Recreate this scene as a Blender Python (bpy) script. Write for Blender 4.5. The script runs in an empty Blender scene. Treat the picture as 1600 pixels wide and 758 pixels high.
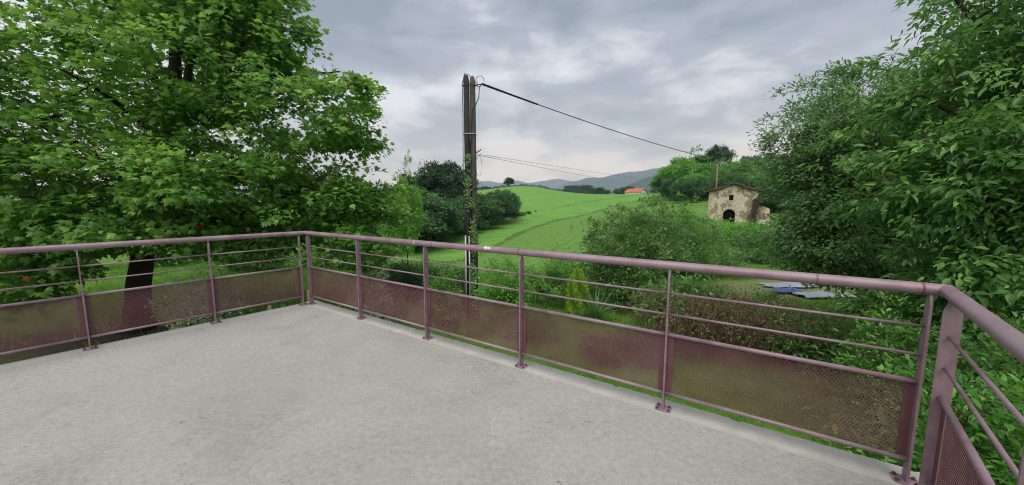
import bpy, math, random
import numpy as np
from mathutils import Vector, Matrix
from mathutils.geometry import tessellate_polygon

R = math.radians
rng = np.random.default_rng(7)
random.seed(7)
scene = bpy.context.scene
col = scene.collection

# ------------------------------------------------------------------ camera
CAM_H = 1.4527
FPX = 548.5
PITCH = R(6.401)
cd = bpy.data.cameras.new('camera')
cd.sensor_width = 36
cd.lens = FPX / 1600 * 36
cd.clip_start = 0.05
cd.clip_end = 60000
cam = bpy.data.objects.new('camera', cd)
cam.location = (0, 0, CAM_H)
cam.rotation_euler = (math.pi / 2 - PITCH, 0, 0)
col.objects.link(cam)
scene.camera = cam

# ------------------------------------------------------------------ world
SUN_EL, SUN_AZ = R(58), R(200)          # azimuth clockwise from +Y
w = bpy.data.worlds.new('World')
scene.world = w
w.use_nodes = True
nt = w.node_tree
nt.nodes.clear()
N = nt.nodes.new
L = nt.links.new
out = N('ShaderNodeOutputWorld')
bg = N('ShaderNodeBackground')
bg.inputs['Strength'].default_value = 0.1
sky = N('ShaderNodeTexSky')
sky.sky_type = 'NISHITA'
sky.sun_disc = False
sky.sun_elevation = SUN_EL
sky.sun_rotation = SUN_AZ
tc = N('ShaderNodeTexCoord')
sep = N('ShaderNodeSeparateXYZ')
L(tc.outputs['Generated'], sep.inputs[0])
def wmath(op, a, b=None):
    n = N('ShaderNodeMath'); n.operation = op
    for i, v in enumerate((a, b)):
        if v is None: continue
        if isinstance(v, (int, float)): n.inputs[i].default_value = v
        else: L(v, n.inputs[i])
    return n.outputs[0]
# cloud deck: lumpy noise over the view direction, flattened toward the horizon
def wnoise(scale, size, detail, rough, off, dist=0.0):
    mp = N('ShaderNodeMapping'); mp.inputs['Location'].default_value = off; mp.inputs['Scale'].default_value = scale
    L(tc.outputs['Generated'], mp.inputs[0])
    n = N('ShaderNodeTexNoise')
    n.inputs['Scale'].default_value = size; n.inputs['Detail'].default_value = detail
    n.inputs['Roughness'].default_value = rough; n.inputs['Distortion'].default_value = dist
    L(mp.outputs[0], n.inputs['Vector'])
    return n.outputs['Fac']
big = wnoise((1, 1, 2.6), 1.8, 3, 0.5, (0.5, 1.2, 4))
med = wnoise((1, 1, 2.5), 4.2, 11, 0.6, (2.3, 5.2, 1), 0.25)
mixv = wmath('ADD', wmath('MULTIPLY', big, 0.45), wmath('MULTIPLY', med, 0.55))
lift = wmath('MAXIMUM', wmath('SUBTRACT', 0.085, wmath('MULTIPLY', wmath('ABSOLUTE', sep.outputs[2]), 0.30)), -0.045)
mixv = wmath('ADD', mixv, lift)
rmp = N('ShaderNodeValToRGB')
L(mixv, rmp.inputs[0])
els = rmp.color_ramp.elements
els[0].position = 0.39; els[0].color = (0.96, 1.08, 1.34, 1)
els[1].position = 0.61; els[1].color = (3.1, 3.32, 3.75, 1)
e = els.new(0.50); e.color = (1.56, 1.70, 2.02, 1)
mx = N('ShaderNodeMix'); mx.data_type = 'RGBA'
mx.inputs[0].default_value = 0.93
L(sky.outputs[0], mx.inputs[6]); L(rmp.outputs[0], mx.inputs[7])
L(mx.outputs[2], bg.inputs['Color'])
L(bg.outputs[0], out.inputs['Surface'])

# ------------------------------------------------------------------ sun
sd = bpy.data.lights.new('sun', 'SUN')
sd.energy = 1.5
sd.angle = R(70)
sd.color = (1.0, 0.97, 0.93)
so = bpy.data.objects.new('sun', sd)
d = Vector((math.sin(SUN_AZ) * math.cos(SUN_EL), math.cos(SUN_AZ) * math.cos(SUN_EL), math.sin(SUN_EL)))
so.rotation_euler = d.to_track_quat('Z', 'Y').to_euler()
so.location = d * 60
col.objects.link(so)

scene.view_settings.view_transform = 'Standard'
scene.view_settings.look = 'None'
scene.view_settings.exposure = 1.5
scene.view_settings.gamma = 1
scene.view_settings.use_curve_mapping = False
scene.cycles.max_bounces = 8
scene.cycles.diffuse_bounces = 5
scene.cycles.transmission_bounces = 4
scene.cycles.volume_bounces = 0
scene.cycles.filter_width = 1.1
scene.render.filter_size = 1.1

# ------------------------------------------------------------------ helpers
def at(u, v, Y):
    """point that stands Y metres ahead of the terrace and at the bearing and elevation read off the photograph"""
    cp, sp = math.cos(PITCH), math.sin(PITCH)
    a, b = (u - 800) / FPX, -(v - 379) / FPX
    dx, dy, dz = a, cp + b * sp, -sp + b * cp
    k = Y / dy
    return np.array((dx * k, Y, CAM_H + dz * k))

def norm(a):
    a = np.asarray(a, float)
    return a / np.maximum(np.linalg.norm(a, axis=-1, keepdims=True), 1e-9)

def wloc(o):
    p = Vector((0, 0, 0))
    while o is not None:
        p += o.location
        o = o.parent
    return np.array(p)

class MB:
    """collects faces in world coordinates, build() makes ONE mesh object"""
    def __init__(self):
        self.v = []; self.f = []; self.t = []; self.n = 0
    def add(self, V, F, tint=None):
        V = np.asarray(V, float).reshape(-1, 3)
        self.v.append(V)
        if isinstance(F, np.ndarray):
            self.f.append(F + self.n)
        else:
            by = {}
            for f in F: by.setdefault(len(f), []).append(f)
            for k in by: self.f.append(np.array(by[k]) + self.n)
        self.t.append(np.full(len(V), 0.5) if tint is None else np.broadcast_to(tint, (len(V),)))
        self.n += len(V)
        return self
    def box(self, c, ax, ay, az, hx, hy, hz):
        c = np.array(c, float); ax, ay, az = map(np.array, (ax, ay, az))
        V = [c + sx * hx * ax + sy * hy * ay + sz * hz * az for sz in (-1, 1) for sy in (-1, 1) for sx in (-1, 1)]
        return self.add(V, [(0, 2, 3, 1), (4, 5, 7, 6), (0, 1, 5, 4), (1, 3, 7, 5), (3, 2, 6, 7), (2, 0, 4, 6)])
    def tube(self, P, r, sides=8, caps=True, tint=None):
        P = np.asarray(P, float); n = len(P)
        r = np.broadcast_to(np.asarray(r, float), (n,))
        T = np.gradient(P, axis=0); T = norm(T)
        ref = np.array((0, 0, 1.0)) if abs(T[0][2]) < 0.9 else np.array((1.0, 0, 0))
        U = norm(np.cross(T, ref)); W = np.cross(T, U)
        a = np.linspace(0, 2 * np.pi, sides, endpoint=False)
        V = P[:, None] + r[:, None, None] * (np.cos(a)[None, :, None] * U[:, None] + np.sin(a)[None, :, None] * W[:, None])
        i = np.arange(n - 1)[:, None] * sides; j = np.arange(sides)[None]; k = (j + 1) % sides
        F = np.stack([i + j, i + k, i + sides + k, i + sides + j], -1).reshape(-1, 4)
        self.add(V.reshape(-1, 3), F, tint)
        if caps and sides > 3:
            b = self.n - n * sides
            self.f.append(np.array([[b + q for q in range(sides - 1, -1, -1)]]))
            self.f.append(np.array([[b + (n - 1) * sides + q for q in range(sides)]]))
        return self
    def data(self, name, off):
        me = bpy.data.meshes.new(name)
        V = np.concatenate(self.v) - off
        me.vertices.add(len(V)); me.vertices.foreach_set('co', V.astype(np.float32).ravel())
        tot = np.concatenate([np.full(len(f), f.shape[1]) for f in self.f])
        lp = np.concatenate([f.ravel() for f in self.f])
        me.loops.add(len(lp)); me.loops.foreach_set('vertex_index', lp.astype(np.int32))
        st = np.concatenate([[0], np.cumsum(tot)[:-1]])
        me.polygons.add(len(tot))
        me.polygons.foreach_set('loop_start', st.astype(np.int32))
        try: me.polygons.foreach_set('loop_total', tot.astype(np.int32))
        except Exception: pass
        at_ = me.attributes.new('tint', 'FLOAT', 'POINT')
        at_.data.foreach_set('value', np.concatenate(self.t).astype(np.float32))
        me.polygons.foreach_set('use_smooth', np.zeros(len(tot), bool))
        me.update(calc_edges=True)
        me.validate()
        return me
    def build(self, name, mat, parent=None, smooth=False, loc=None):
        off = wloc(parent) + (np.zeros(3) if loc is None else np.array(loc) - wloc(parent))
        me = self.data(name, off)
        me.materials.append(mat)
        me.polygons.foreach_set('use_smooth', np.full(len(me.polygons), smooth))
        o = bpy.data.objects.new(name, me)
        col.objects.link(o)
        if loc is not None: o.location = Vector(np.array(loc) - wloc(parent))
        o.parent = parent
        return o

def tag(o, label=None, cat=None, group=None, kind=None):
    if label: o['label'] = label
    if cat: o['category'] = cat
    if group: o['group'] = group
    if kind: o['kind'] = kind
    return o

def empty(name, loc, label, cat, group=None):
    o = bpy.data.objects.new(name, None)
    o.location = Vector([float(q) for q in loc])
    o.empty_display_size = 0.2
    col.objects.link(o)
    return tag(o, label, cat, group)

def copy_tree(o, parent=None):
    c = o.copy(); col.objects.link(c); c.parent = parent
    for ch in list(o.children): copy_tree(ch, c)
    return c

def share(name, me, mat, parent, loc):
    o = bpy.data.objects.new(name, me)
    col.objects.link(o)
    o.parent = parent
    o.location = Vector([float(q) for q in (np.array(loc) - wloc(parent))])
    return o

# ------------------------------------------------------------------ materials
class Mat:
    def __init__(self, name, rough=0.7, spec=0.3):
        self.m = bpy.data.materials.new(name); self.m.use_nodes = True
        self.t = self.m.node_tree; self.b = self.t.nodes['Principled BSDF']
        self.b.inputs['Roughness'].default_value = rough
        self.b.inputs['Specular IOR Level'].default_value = spec
        self.co = None
    def n(self, k): return self.t.nodes.new(k)
    def l(self, a, b): self.t.links.new(a, b)
    def coord(self):
        if self.co is None:
            self.co = self.n('ShaderNodeTexCoord').outputs['Object']
        return self.co
    def mapped(self, scale=(1, 1, 1), rot=(0, 0, 0)):
        m = self.n('ShaderNodeMapping'); m.inputs['Scale'].default_value = scale
        m.inputs['Rotation'].default_value = rot; self.l(self.coord(), m.inputs[0]); return m.outputs[0]
    def noise(self, scale, detail=4, rough=0.55, vec=None, dist=0):
        n = self.n('ShaderNodeTexNoise'); n.inputs['Scale'].default_value = scale
        n.inputs['Detail'].default_value = detail; n.inputs['Roughness'].default_value = rough
        n.inputs['Distortion'].default_value = dist
        self.l(vec if vec is not None else self.coord(), n.inputs['Vector']); return n.outputs['Fac']
    def voro(self, scale, vec=None, feature='F1', out='Distance', rnd=1.0):
        n = self.n('ShaderNodeTexVoronoi'); n.feature = feature
        n.inputs['Scale'].default_value = scale; n.inputs['Randomness'].default_value = rnd
        self.l(vec if vec is not None else self.coord(), n.inputs['Vector']); return n.outputs[out]
    def attr(self, name):
        n = self.n('ShaderNodeAttribute'); n.attribute_name = name; return n.outputs['Fac']
    def ramp(self, fac, stops):
        r = self.n('ShaderNodeValToRGB'); self.l(fac, r.inputs[0]); e = r.color_ramp.elements
        e[0].position, e[0].color = stops[0][0], (*stops[0][1], 1)
        e[1].position, e[1].color = stops[-1][0], (*stops[-1][1], 1)
        for p, c in stops[1:-1]:
            q = e.new(p); q.color = (*c, 1)
        return r.outputs['Color']
    def step(self, fac, a, b, o0=0.0, o1=1.0):
        r = self.n('ShaderNodeMapRange'); r.interpolation_type = 'SMOOTHSTEP'
        for i, v in ((1, a), (2, b), (3, o0), (4, o1)): r.inputs[i].default_value = v
        self.l(fac, r.inputs[0]); return r.outputs[0]
    def math(self, op, a, b=0.0):
        n = self.n('ShaderNodeMath'); n.operation = op
        for i, v in enumerate((a, b)):
            if isinstance(v, (int, float)): n.inputs[i].default_value = v
            else: self.l(v, n.inputs[i])
        return n.outputs[0]
    def mix(self, fac, a, b, mode='MIX'):
        n = self.n('ShaderNodeMix'); n.data_type = 'RGBA'; n.blend_type = mode
        for i, v in ((0, fac), (6, a), (7, b)):
            if isinstance(v, (int, float)): n.inputs[i].default_value = v
            elif isinstance(v, tuple): n.inputs[i].default_value = (*v, 1)
            else: self.l(v, n.inputs[i])
        return n.outputs[2]
    def color(self, c):
        if isinstance(c, tuple): self.b.inputs['Base Color'].default_value = (*c, 1)
        else: self.l(c, self.b.inputs['Base Color'])
        return self
    def rough(self, f): self.l(f, self.b.inputs['Roughness']); return self
    def bump(self, h, strength=0.3, dist=0.02):
        n = self.n('ShaderNodeBump'); n.inputs['Strength'].default_value = strength
        n.inputs['Distance'].default_value = dist; self.l(h, n.inputs['Height'])
        self.l(n.outputs[0], self.b.inputs['Normal']); return self

def leaf_mat(name, dark, mid, light, rough=0.42, trans=0.3, spec=0.35, backpale=None):
    k_ = 1.62
    dark, mid, light = (tuple(q * k_ * w_ for q, w_ in zip(c_, (1.0, 1.07, 1.22))) for c_ in (dark, mid, light))
    trans = min(0.5, trans * 1.5)
    m = Mat(name, rough, spec)
    t = m.attr('tint')
    c = m.ramp(t, [(0.0, dark), (0.5, mid), (1.0, light)])
    if backpale:
        g = m.n('ShaderNodeNewGeometry').outputs['Backfacing']
        c = m.mix(m.math('MULTIPLY', g, 0.6), c, backpale)
    m.color(c)
    tr = m.n('ShaderNodeBsdfTranslucent')
    tc_ = m.mix(0.5, c, (light[0] * 1.1, light[1] * 1.2, light[2] * 0.7))
    m.l(tc_, tr.inputs['Color'])
    ms = m.n('ShaderNodeMixShader'); ms.inputs[0].default_value = trans
    o = m.t.nodes['Material Output']
    m.l(m.b.outputs[0], ms.inputs[1]); m.l(tr.outputs[0], ms.inputs[2]); m.l(ms.outputs[0], o.inputs['Surface'])
    return m.m

def simple(name, c, rough=0.6, spec=0.3, metal=0.0, var=0.25, scale=8, bump=0.0):
    m = Mat(name, rough, spec); m.b.inputs['Metallic'].default_value = metal
    n = m.noise(scale, 5, 0.6)
    m.color(m.ramp(n, [(0.25, tuple(q * (1 - var) for q in c)), (0.75, tuple(q * (1 + var) for q in c))]))
    if bump: m.bump(n, bump, 0.02)
    return m.m

M = {}
# painted steel of the railing: chalky plum paint, faded and scuffed
m = Mat('plum_paint', 0.5, 0.5)
n1 = m.noise(9, 6, 0.65); n2 = m.noise(60, 4, 0.7); n3 = m.noise(2.2, 3, 0.5)
c = m.ramp(n1, [(0.3, (0.171, 0.099, 0.122)), (0.55, (0.225, 0.149, 0.177)), (0.8, (0.282, 0.203, 0.241))])
c = m.mix(m.step(n3, 0.45, 0.7, 0, 0.5), c, (0.294, 0.242, 0.278))
c = m.mix(m.step(n2, 0.66, 0.74, 0, 0.8), c, (0.117, 0.049, 0.048))
m.color(c); m.rough(m.step(n1, 0.2, 0.8, 0.30, 0.5)); m.bump(n2, 0.08, 0.002)
M['paint'] = m.m
m = Mat('plum_paint_sheet', 0.55, 0.3)
n1 = m.noise(5, 6, 0.6); n2 = m.noise(1.6, 3, 0.5)
c = m.ramp(n1, [(0.3, (0.092, 0.035, 0.040)), (0.7, (0.147, 0.066, 0.073))])
c = m.mix(m.step(n2, 0.46, 0.62, 0, 0.7), c, (0.196, 0.107, 0.109))
m.color(c); M['sheet'] = m.m
M['rust'] = simple('rusty_bolt', (0.10, 0.05, 0.045), 0.7, 0.3)
M['bare_zinc'] = simple('bare_zinc_patch', (0.62, 0.60, 0.58), 0.5, 0.4, 0.2)

# concrete deck
m = Mat('weathered_concrete', 0.88, 0.2)
big_ = m.noise(0.55, 5, 0.6); midn = m.noise(2.6, 7, 0.68, dist=0.4); grain = m.noise(150, 3, 0.7); coarse = m.noise(28, 5, 0.7)
c = m.ramp(big_, [(0.3, (0.316, 0.326, 0.301)), (0.55, (0.368, 0.374, 0.350)), (0.75, (0.406, 0.400, 0.367))])
c = m.mix(m.step(midn, 0.50, 0.70, 0, 0.45), c, (0.261, 0.260, 0.239))
c = m.mix(m.step(midn, 0.47, 0.28, 0, 0.40), c, (0.463, 0.468, 0.440))
c = m.mix(m.step(coarse, 0.35, 0.66, 0.0, 0.6), c, (0.238, 0.235, 0.217))
c = m.mix(m.step(grain, 0.42, 0.60, 0.0, 0.6), c, (0.220, 0.218, 0.201))
c = m.mix(m.step(grain, 0.44, 0.30, 0.0, 0.45), c, (0.520, 0.521, 0.485))
worn = m.noise(1.1, 5, 0.65, m.mapped((1, 1.6, 1), (0, 0, R(32))), 0.3)
# open pores: rounded pits of uneven size, thick in the worn patches
pv_ = m.voro(46); pw = m.noise(9, 3, 0.6)
pore = m.math('MULTIPLY', m.step(pv_, 0.30, 0.16), m.step(pw, 0.50, 0.62))
c = m.mix(m.math('MULTIPLY', pore, m.step(worn, 0.36, 0.60, 0.12, 0.75)), c, (0.097, 0.095, 0.085))
# flaked trowel marks
pit = m.noise(1.0, 5, 0.72, m.mapped((17, 44, 1), (0, 0, R(35))), 0.8)
pm = m.math('MULTIPLY', m.step(pit, 0.57, 0.64), m.step(worn, 0.53, 0.64))
c = m.mix(m.math('MULTIPLY', pm, 0.7), c, (0.121, 0.117, 0.100))
spots = m.step(m.voro(5.5), 0.055, 0.02, 0, 0.8)
c = m.mix(m.math('MULTIPLY', spots, m.step(m.noise(1.7, 2), 0.5, 0.6)), c, (0.070, 0.066, 0.061))
damp = m.noise(0.75, 6, 0.66, m.mapped((1, 1.25, 1), (0, 0, 0.9)), 0.5)
c = m.mix(m.math('MULTIPLY', m.step(damp, 0.52, 0.66), m.step(coarse, 0.30, 0.60, 0.08, 0.34)), c, (0.156, 0.159, 0.159))
yel = m.noise(0.35, 3, 0.5, m.mapped((1, 1, 1), (0, 0, 2.1)))
c = m.mix(m.step(yel, 0.50, 0.68, 0, 0.28), c, (0.348, 0.330, 0.239))
m.color(c)
m.bump(m.math('ADD', m.math('MULTIPLY', coarse, 0.7), m.math('MULTIPLY', grain, 0.5)), 0.4, 0.006)
M['concrete'] = m.m
m = Mat('smooth_edge_mortar', 0.85, 0.2)
n1 = m.noise(4, 5, 0.65); n2 = m.noise(70, 3, 0.7)
c = m.ramp(n1, [(0.3, (0.290, 0.286, 0.258)), (0.7, (0.388, 0.385, 0.354))])
c = m.mix(m.step(n2, 0.6, 0.7, 0, 0.45), c, (0.148, 0.143, 0.127))
m.color(c); m.bump(n2, 0.25, 0.004); M['rim'] = m.m
M['soffit'] = simple('rendered_wall', (0.45, 0.43, 0.39), 0.9, 0.1, 0, 0.2, 3, 0.1)

# leaves
M['plane_leaf'] = leaf_mat('plane_leaf', (0.030, 0.078, 0.016), (0.086, 0.178, 0.030), (0.205, 0.310, 0.056), 0.38, 0.30)
M['red_leaf'] = leaf_mat('turned_leaf', (0.20, 0.035, 0.012), (0.27, 0.06, 0.02), (0.33, 0.10, 0.03), 0.5, 0.2)
M['oak_leaf'] = leaf_mat('oak_leaf', (0.038, 0.082, 0.026), (0.092, 0.170, 0.050), (0.170, 0.255, 0.085), 0.50, 0.24, 0.3, (0.11, 0.16, 0.095))
M['cherry_leaf'] = leaf_mat('cherry_leaf', (0.026, 0.066, 0.016), (0.064, 0.138, 0.032), (0.165, 0.275, 0.062), 0.36, 0.30)
M['laurel_leaf'] = leaf_mat('laurel_leaf', (0.020, 0.062, 0.014), (0.056, 0.140, 0.024), (0.165, 0.290, 0.045), 0.36, 0.28)
M['hedge_leaf'] = leaf_mat('hedge_leaf', (0.016, 0.042, 0.013), (0.034, 0.076, 0.023), (0.062, 0.118, 0.035), 0.5, 0.2)
M['wood_leaf'] = leaf_mat('woodland_leaf', (0.034, 0.082, 0.020), (0.062, 0.135, 0.030), (0.105, 0.195, 0.045), 0.5, 0.24)
M['lime_leaf'] = leaf_mat('lime_green_leaf', (0.052, 0.130, 0.022), (0.095, 0.215, 0.034), (0.155, 0.300, 0.050), 0.45, 0.3)
M['dark_leaf'] = leaf_mat('dark_evergreen_leaf', (0.014, 0.032, 0.014), (0.024, 0.050, 0.020), (0.042, 0.076, 0.030), 0.55, 0.12)
M['bramble_leaf'] = leaf_mat('bramble_leaf', (0.028, 0.066, 0.016), (0.076, 0.150, 0.034), (0.175, 0.260, 0.078), 0.45, 0.28, 0.3)
M['silver_leaf'] = leaf_mat('silver_cream_leaf', (0.10, 0.14, 0.07), (0.20, 0.25, 0.13), (0.34, 0.36, 0.22), 0.55, 0.25)
M['conifer_leaf'] = leaf_mat('golden_conifer_leaf', (0.060, 0.120, 0.014), (0.130, 0.225, 0.020), (0.230, 0.320, 0.032), 0.55, 0.15)
M['dry_leaf'] = leaf_mat('dry_bracken', (0.040, 0.034, 0.016), (0.080, 0.068, 0.030), (0.140, 0.115, 0.055), 0.7, 0.15)
M['hedge2_leaf'] = leaf_mat('hedgerow_leaf', (0.022, 0.058, 0.018), (0.044, 0.098, 0.028), (0.080, 0.150, 0.042), 0.5, 0.2)
M['pine_leaf'] = leaf_mat('pine_needles', (0.022, 0.040, 0.018), (0.036, 0.062, 0.026), (0.06, 0.09, 0.04), 0.55, 0.1)
M['grass'] = leaf_mat('grass_blade', (0.048, 0.115, 0.016), (0.088, 0.190, 0.026), (0.150, 0.265, 0.045), 0.5, 0.28)
M['hay'] = leaf_mat('dry_grass_blade', (0.06, 0.105, 0.026), (0.11, 0.165, 0.045), (0.18, 0.21, 0.075), 0.6, 0.2)
M['yucca_leaf'] = leaf_mat('strap_leaf', (0.030, 0.070, 0.022), (0.060, 0.125, 0.034), (0.100, 0.175, 0.055), 0.4, 0.15)
M['ivy_leaf'] = leaf_mat('ivy_leaf', (0.03, 0.075, 0.02), (0.07, 0.14, 0.035), (0.15, 0.23, 0.06), 0.38, 0.2)
M['bark'] = simple('dark_bark', (0.050, 0.042, 0.034), 0.9, 0.1, 0, 0.45, 14, 0.6)
M['grey_bark'] = simple('grey_bark', (0.095, 0.085, 0.070), 0.9, 0.1, 0, 0.4, 14, 0.6)
M['cane'] = simple('brown_cane', (0.115, 0.078, 0.050), 0.85, 0.1, 0, 0.45, 6, 0.2)
M['pale_stem'] = simple('pale_dry_stem', (0.23, 0.185, 0.125), 0.85, 0.1, 0, 0.35, 10, 0.3)

# ------------------------------------------------------------------ terrain
CP = []
def cp(u, v, Y): CP.append(at(u, v, Y))
def cz(x, y, z): CP.append(np.array((x, y, z)))
for x, y, z in [(-60, -60, -2), (0, -60, -2.3), (60, -60, -2), (-30, -15, -2), (30, -15, -2.5), (-12, 2, -2.05), (-4, 8, -2.2), (0, 4, -2.35),
                (5, 2, -2.5), (12, 0, -2.6), (-10, 10, -2.05), (-16, 14, -2.0), (-8, 18, -2.2), (-20, 25, -2.3), (-40, 20, -1.8), (-35, 50, -3.5),
                (-90, 60, 0), (-70, 130, 0), (-150, 200, 4), (-1.3, 11.3, -2.35), (4, 12, -2.6), (9, 12, -2.6), (13, 16, -2.62), (20, 18, -2.5),
                (16, 26, -2.6), (30, 8, -2.2), (50, 25, -1.5), (34.8, 55, -2.1), (24, 40, -2.6), (60, 60, 0.5), (90, 110, 7), (150, 60, 7), (120, -40, 2), (-120, -40, 0)]:
    cz(x, y, z)
for a in [(620, 400, 38), (690, 379, 50), (760, 351, 75), (800, 342, 90), (840, 331, 112), (740, 402, 36), (800, 395, 36), (870, 386, 38), (920, 385, 38),
          (780, 382, 44), (835, 356, 65), (906, 338, 95), (960, 322, 120), (891, 321, 140), (957, 310, 180), (800, 306, 190), (900, 306, 195), (1000, 304, 200),
          (650, 304, 200), (690, 301, 245), (740, 298, 250), (800, 291.5, 258), (835, 292, 260), (880, 299.5, 260), (920, 303, 258), (1000, 303, 262), (980, 318, 120),
          (1100, 309, 130), (1050, 305, 160), (1150, 297, 132), (1220, 292, 130), (1010, 345, 62), (1060, 330, 80)]:
    cp(*a)
for x, y, z in [(-180, 420, 0), (0, 420, 3), (130, 335, 9.6), (200, 420, 6), (400, 400, 40), (-400, 300, 5), (-500, 800, 0), (0, 900, 0), (600, 900, 10),
                (0, 2000, 0), (-1500, 1500, 0), (1500, 1500, 20), (-1500, 0, 0), (1500, 0, 60), (0, -500, 0)]:
    cz(x, y, z)
CP = np.array(CP)
# warp distances (log radius) so near and far control points carry a similar weight
def warp(X, Y):
    r = np.hypot(X, Y); k = np.log1p(r / 25.0) / np.maximum(r, 1e-6) * 25
    return np.stack([X * k, Y * k], -1) / 25
def tps(d2): return np.where(d2 > 1e-12, d2 * np.log(np.maximum(d2, 1e-12)), 0)
_w = warp(CP[:, 0], CP[:, 1]); _n = len(CP)
_K = tps(((_w[:, None] - _w[None]) ** 2).sum(-1)) + np.eye(_n) * 2e-4
_P = np.c_[np.ones(_n), _w]
_zs = np.arcsinh(CP[:, 2] / 6.0)
_sol = np.linalg.solve(np.block([[_K, _P], [_P.T, np.zeros((3, 3))]]), np.r_[_zs, 0, 0, 0])
def ground(X, Y):
    X = np.asarray(X, float); Y = np.asarray(Y, float); sh = X.shape
    q = warp(X.ravel(), Y.ravel())
    z = tps(((q[:, None] - _w[None]) ** 2).sum(-1)) @ _sol[:_n] + np.c_[np.ones(len(q)), q] @ _sol[_n:]
    z = np.sinh(np.clip(z, -2.5, 4.5)) * 6.0
    return z.reshape(sh)
def gz(x, y): return float(ground(np.array([x]), np.array([y]))[0])
def on(x, y): return np.array((x, y, gz(x, y)))

def seg_dist(X, Y, pts):
    """unsigned distance to a polyline and the signed side of its nearest segment"""
    best = np.full(X.shape, 1e9); side = np.zeros(X.shape)
    for a, b in zip(pts[:-1], pts[1:]):
        ab = b - a; L2 = ab @ ab
        t = np.clip(((X - a[0]) * ab[0] + (Y - a[1]) * ab[1]) / L2, 0, 1)
        dx, dy = X - a[0] - t * ab[0], Y - a[1] - t * ab[1]
        dd = np.hypot(dx, dy); s = np.sign(ab[0] * dy - ab[1] * dx)
        m_ = dd < best; best = np.where(m_, dd, best); side = np.where(m_, s, side)
    return best, best * side

TRACK = [at(*q)[:2] for q in [(690, 415, 29), (740, 400, 36), (780, 382, 44), (809, 367, 54), (835, 356, 65), (863, 346.5, 80), (883, 342, 88), (906, 338, 95), (960, 322, 120), (1040, 312, 140)]]
UPPER = [at(*q)[:2] for q in [(850, 330.5, 118), (891, 321, 140), (918, 315.5, 155), (939, 313, 166), (957, 310, 180), (992, 304.5, 200), (1030, 304, 210)]]
NEAR_EDGE = [np.array(q) for q in [(-60., 34.), (-16., 30.), (-4., 26.), (6., 24.), (16., 27.), (40., 36.), (80., 40.)]]

def axis(lo, hi, fine, g):
    a = [0.0]
    while a[-1] < hi: a.append(a[-1] + max(fine, g * abs(a[-1])))
    b = [0.0]
    while b[-1] > lo: b.append(b[-1] - max(fine, g * abs(b[-1])))
    return np.array(b[:0:-1] + a)
gx = axis(-2500, 2500, 0.55, 0.026); gy = axis(-400, 3000, 0.55, 0.0165)
GX, GY = np.meshgrid(gx, gy)
GZ = ground(GX, GY)
und = 0.05 * np.sin(GX * 1.7 + 1) * np.cos(GY * 1.3) + 0.03 * np.sin(GX * 3.1 + GY * 2.3)
GZ = GZ + und * np.clip(np.hypot(GX, GY) / 12 - 0.5, 0, 1)
nx, ny = len(gx), len(gy)
ii = (np.arange(ny - 1)[:, None] * nx + np.arange(nx - 1)[None]).ravel()
tb = MB().add(np.stack([GX, GY, GZ], -1).reshape(-1, 3), np.stack([ii, ii + 1, ii + nx + 1, ii + nx], -1))

m = Mat('grassland', 0.85, 0.15)
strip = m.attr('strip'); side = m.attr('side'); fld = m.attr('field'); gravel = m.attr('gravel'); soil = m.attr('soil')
na = m.noise(0.045, 6, 0.65); nb = m.noise(1.1, 6, 0.65); nc = m.noise(7, 4, 0.7)
rows = m.noise(1.0, 4, 0.7, m.mapped((0.16, 1.3, 1), (0, 0, R(24))))
wv = m.n('ShaderNodeTexWave'); wv.inputs['Scale'].default_value = 0.26; wv.inputs['Distortion'].default_value = 2.2; wv.inputs['Detail'].default_value = 4; wv.inputs['Detail Scale'].default_value = 0.7
m.l(m.mapped((1, 1, 1), (0, 0, R(21.4))), wv.inputs['Vector'])
fur = m.step(wv.outputs['Fac'], 0.1, 0.8, 0.0, 1.0)
crop = m.ramp(rows, [(0.3, (0.068, 0.194, 0.027)), (0.5, (0.110, 0.271, 0.040)), (0.72, (0.165, 0.340, 0.060))])
crop = m.mix(m.step(na, 0.42, 0.62, 0, 0.65), crop, (0.165, 0.295, 0.060))
crop = m.mix(m.step(m.noise(0.35, 5, 0.7, m.mapped((0.35, 1.6, 1), (0, 0, R(24)))), 0.50, 0.64, 0, 0.5), crop, (0.071, 0.177, 0.029))
meadow = m.ramp(nb, [(0.3, (0.077, 0.179, 0.029)), (0.7, (0.136, 0.264, 0.048))])
meadow = m.mix(m.step(rows, 0.5, 0.75, 0, 0.5), meadow, (0.170, 0.271, 0.062))
crop = m.mix(m.math('MULTIPLY', fur, 0.26), crop, (0.062, 0.177, 0.028)); meadow = m.mix(m.math('MULTIPLY', fur, 0.3), meadow, (0.062, 0.153, 0.029))
f = m.mix(m.step(m.math('ADD', side, m.math('MULTIPLY', nb, 0.8)), 0.2, 0.8), crop, meadow)
lawn = m.ramp(nb, [(0.3, (0.060, 0.130, 0.018)), (0.7, (0.112, 0.210, 0.032))])
lawn = m.mix(m.step(m.noise(0.5, 4, 0.6), 0.52, 0.7, 0, 0.5), lawn, (0.130, 0.150, 0.050))
base = m.mix(m.step(fld, -1.0, 1.0), lawn, f)
dry = m.ramp(nc, [(0.3, (0.115, 0.165, 0.045)), (0.7, (0.200, 0.230, 0.085))])
base = m.mix(m.step(m.math('ADD', strip, m.math('MULTIPLY', nb, 0.9)), 0.8, 0.3, 0, 0.35), base, dry)
base = m.mix(m.step(m.math('ADD', gravel, m.math('MULTIPLY', nb, 0.7)), 1.45, 1.1, 0, 0.6), base, m.ramp(nc, [(0.3, (0.135, 0.145, 0.060)), (0.7, (0.235, 0.215, 0.130))]))
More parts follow.
